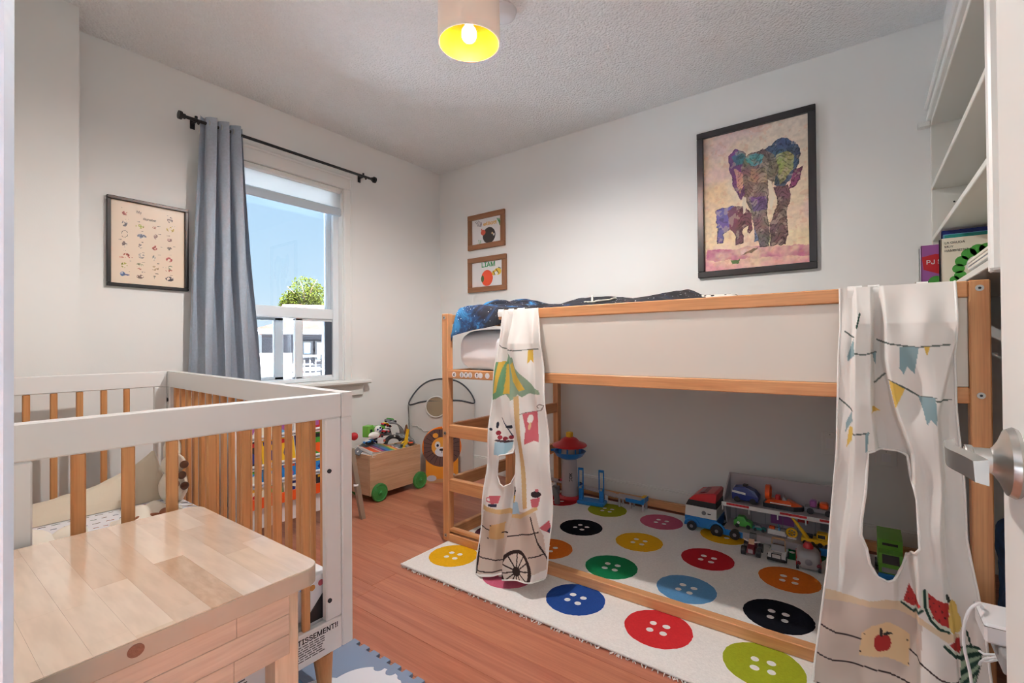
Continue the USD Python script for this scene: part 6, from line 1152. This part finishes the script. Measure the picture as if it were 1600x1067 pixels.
house('white sided house with a pinkish peaked roof across the street', -1.1, 2.6, 18, 25, 1.55, 2.25, 'roof_pink', 'd', wins=((.20, .42, .75, 1.15), (.62, .86, .55, 1.15)))
house('near garage with a grey-brown sloping roof and white siding', -3.2, -.38, 12, 15, .35, .85, 'roof_grey', 'r')
rl = thing('deck_railing', 'white railing and post on a raised deck beyond the window', 'railing', tuple((O0+.6*Rv_+14*Dv+np.array([0, 0, -3.0])).tolist()))
part(rl, 'deck', OUT(box(-.05, 1.6, 13.6, 15.4, -3.0, .12, .0)), 'brick_far'); part(rl, 'rail', OUT(box(-.05, 1.6, 13.65, 13.72, .72, .79, 0)), 'far_white')
for k in range(12): part(rl, 'baluster', OUT(box(0+k*.14, .04+k*.14, 13.67, 13.70, .12, .72, 0)), 'far_white')
part(rl, 'post', OUT(box(.63, .72, 13.6, 13.7, .12, 1.05, 0)), 'far_white')
for k, (za_, zb__, lb) in enumerate(((1.42, 1.50, 'upper black overhead cable crossing the lower window panes'), (.78, .52, 'lower black overhead cable sagging across the lower window panes'))):
    q = [(-6+i*.8, 11, za_+(zb__-za_)*i/15-.12*math.sin(math.pi*i/15)) for i in range(16)]
    single('overhead_cable', OUT(tube(q, .012, 6)), 'black_metal', lb, 'cable')
tree = thing('street_tree', 'yellow-green leafy tree rising over the roofs outside the window', 'tree', tuple((O0+.45*Rv_+35*Dv+np.array([0, 0, -3.0])).tolist()))
part(tree, 'trunk', OUT(tube([(.6, 38.5, -3), (.62, 38.5, 1), (.55, 38.5, 3.5), (.5, 38.5, 5)], [.22, .18, .12, .05], 8)), 'bark', smooth=True)
for k in range(7):
    a = k*.9; part(tree, 'branch', OUT(tube([(.58, 38.5, 2.8+k*.25), (.55+.7*math.cos(a), 38.5+.7*math.sin(a), 3.7+k*.28), (.5+1.3*math.cos(a), 38.5+1.2*math.sin(a), 4.3+k*.28)], [.06, .04, .015], 6)), 'bark')
g2 = np.random.default_rng(8); nlf = 5200
c0 = np.array([[.55, 38.5, 5.2], [-.35, 38.5, 4.4], [1.25, 38.6, 4.8], [.3, 38.3, 4.2], [1.1, 38.4, 4.1], [-.75, 38.5, 4.0]]); rad = np.array([1.15, .85, 1.0, 1.0, .9, .55]); pk_ = g2.integers(0, 6, nlf)
pos = g2.normal(size=(nlf, 3)); pos /= np.linalg.norm(pos, axis=1, keepdims=True); pos = c0[pk_]+pos*(rad[pk_]*g2.random(nlf)**.4)[:, None]
a_ = g2.normal(size=(nlf, 3)); a_ /= np.linalg.norm(a_, axis=1, keepdims=True); b2 = np.cross(a_, g2.normal(size=(nlf, 3))); b2 /= np.linalg.norm(b2, axis=1, keepdims=True); sz = g2.uniform(.06, .12, nlf)[:, None]
Vv = np.stack([pos-a_*sz, pos+b2*sz*.5, pos+a_*sz, pos-b2*sz*.5], 1).reshape(-1, 3); idx = np.arange(nlf)*4
part(tree, 'foliage', OUT((Vv, np.concatenate([np.stack([idx, idx+1, idx+2], 1), np.stack([idx, idx+2, idx+3], 1)]))), 'foliage', kind='stuff')
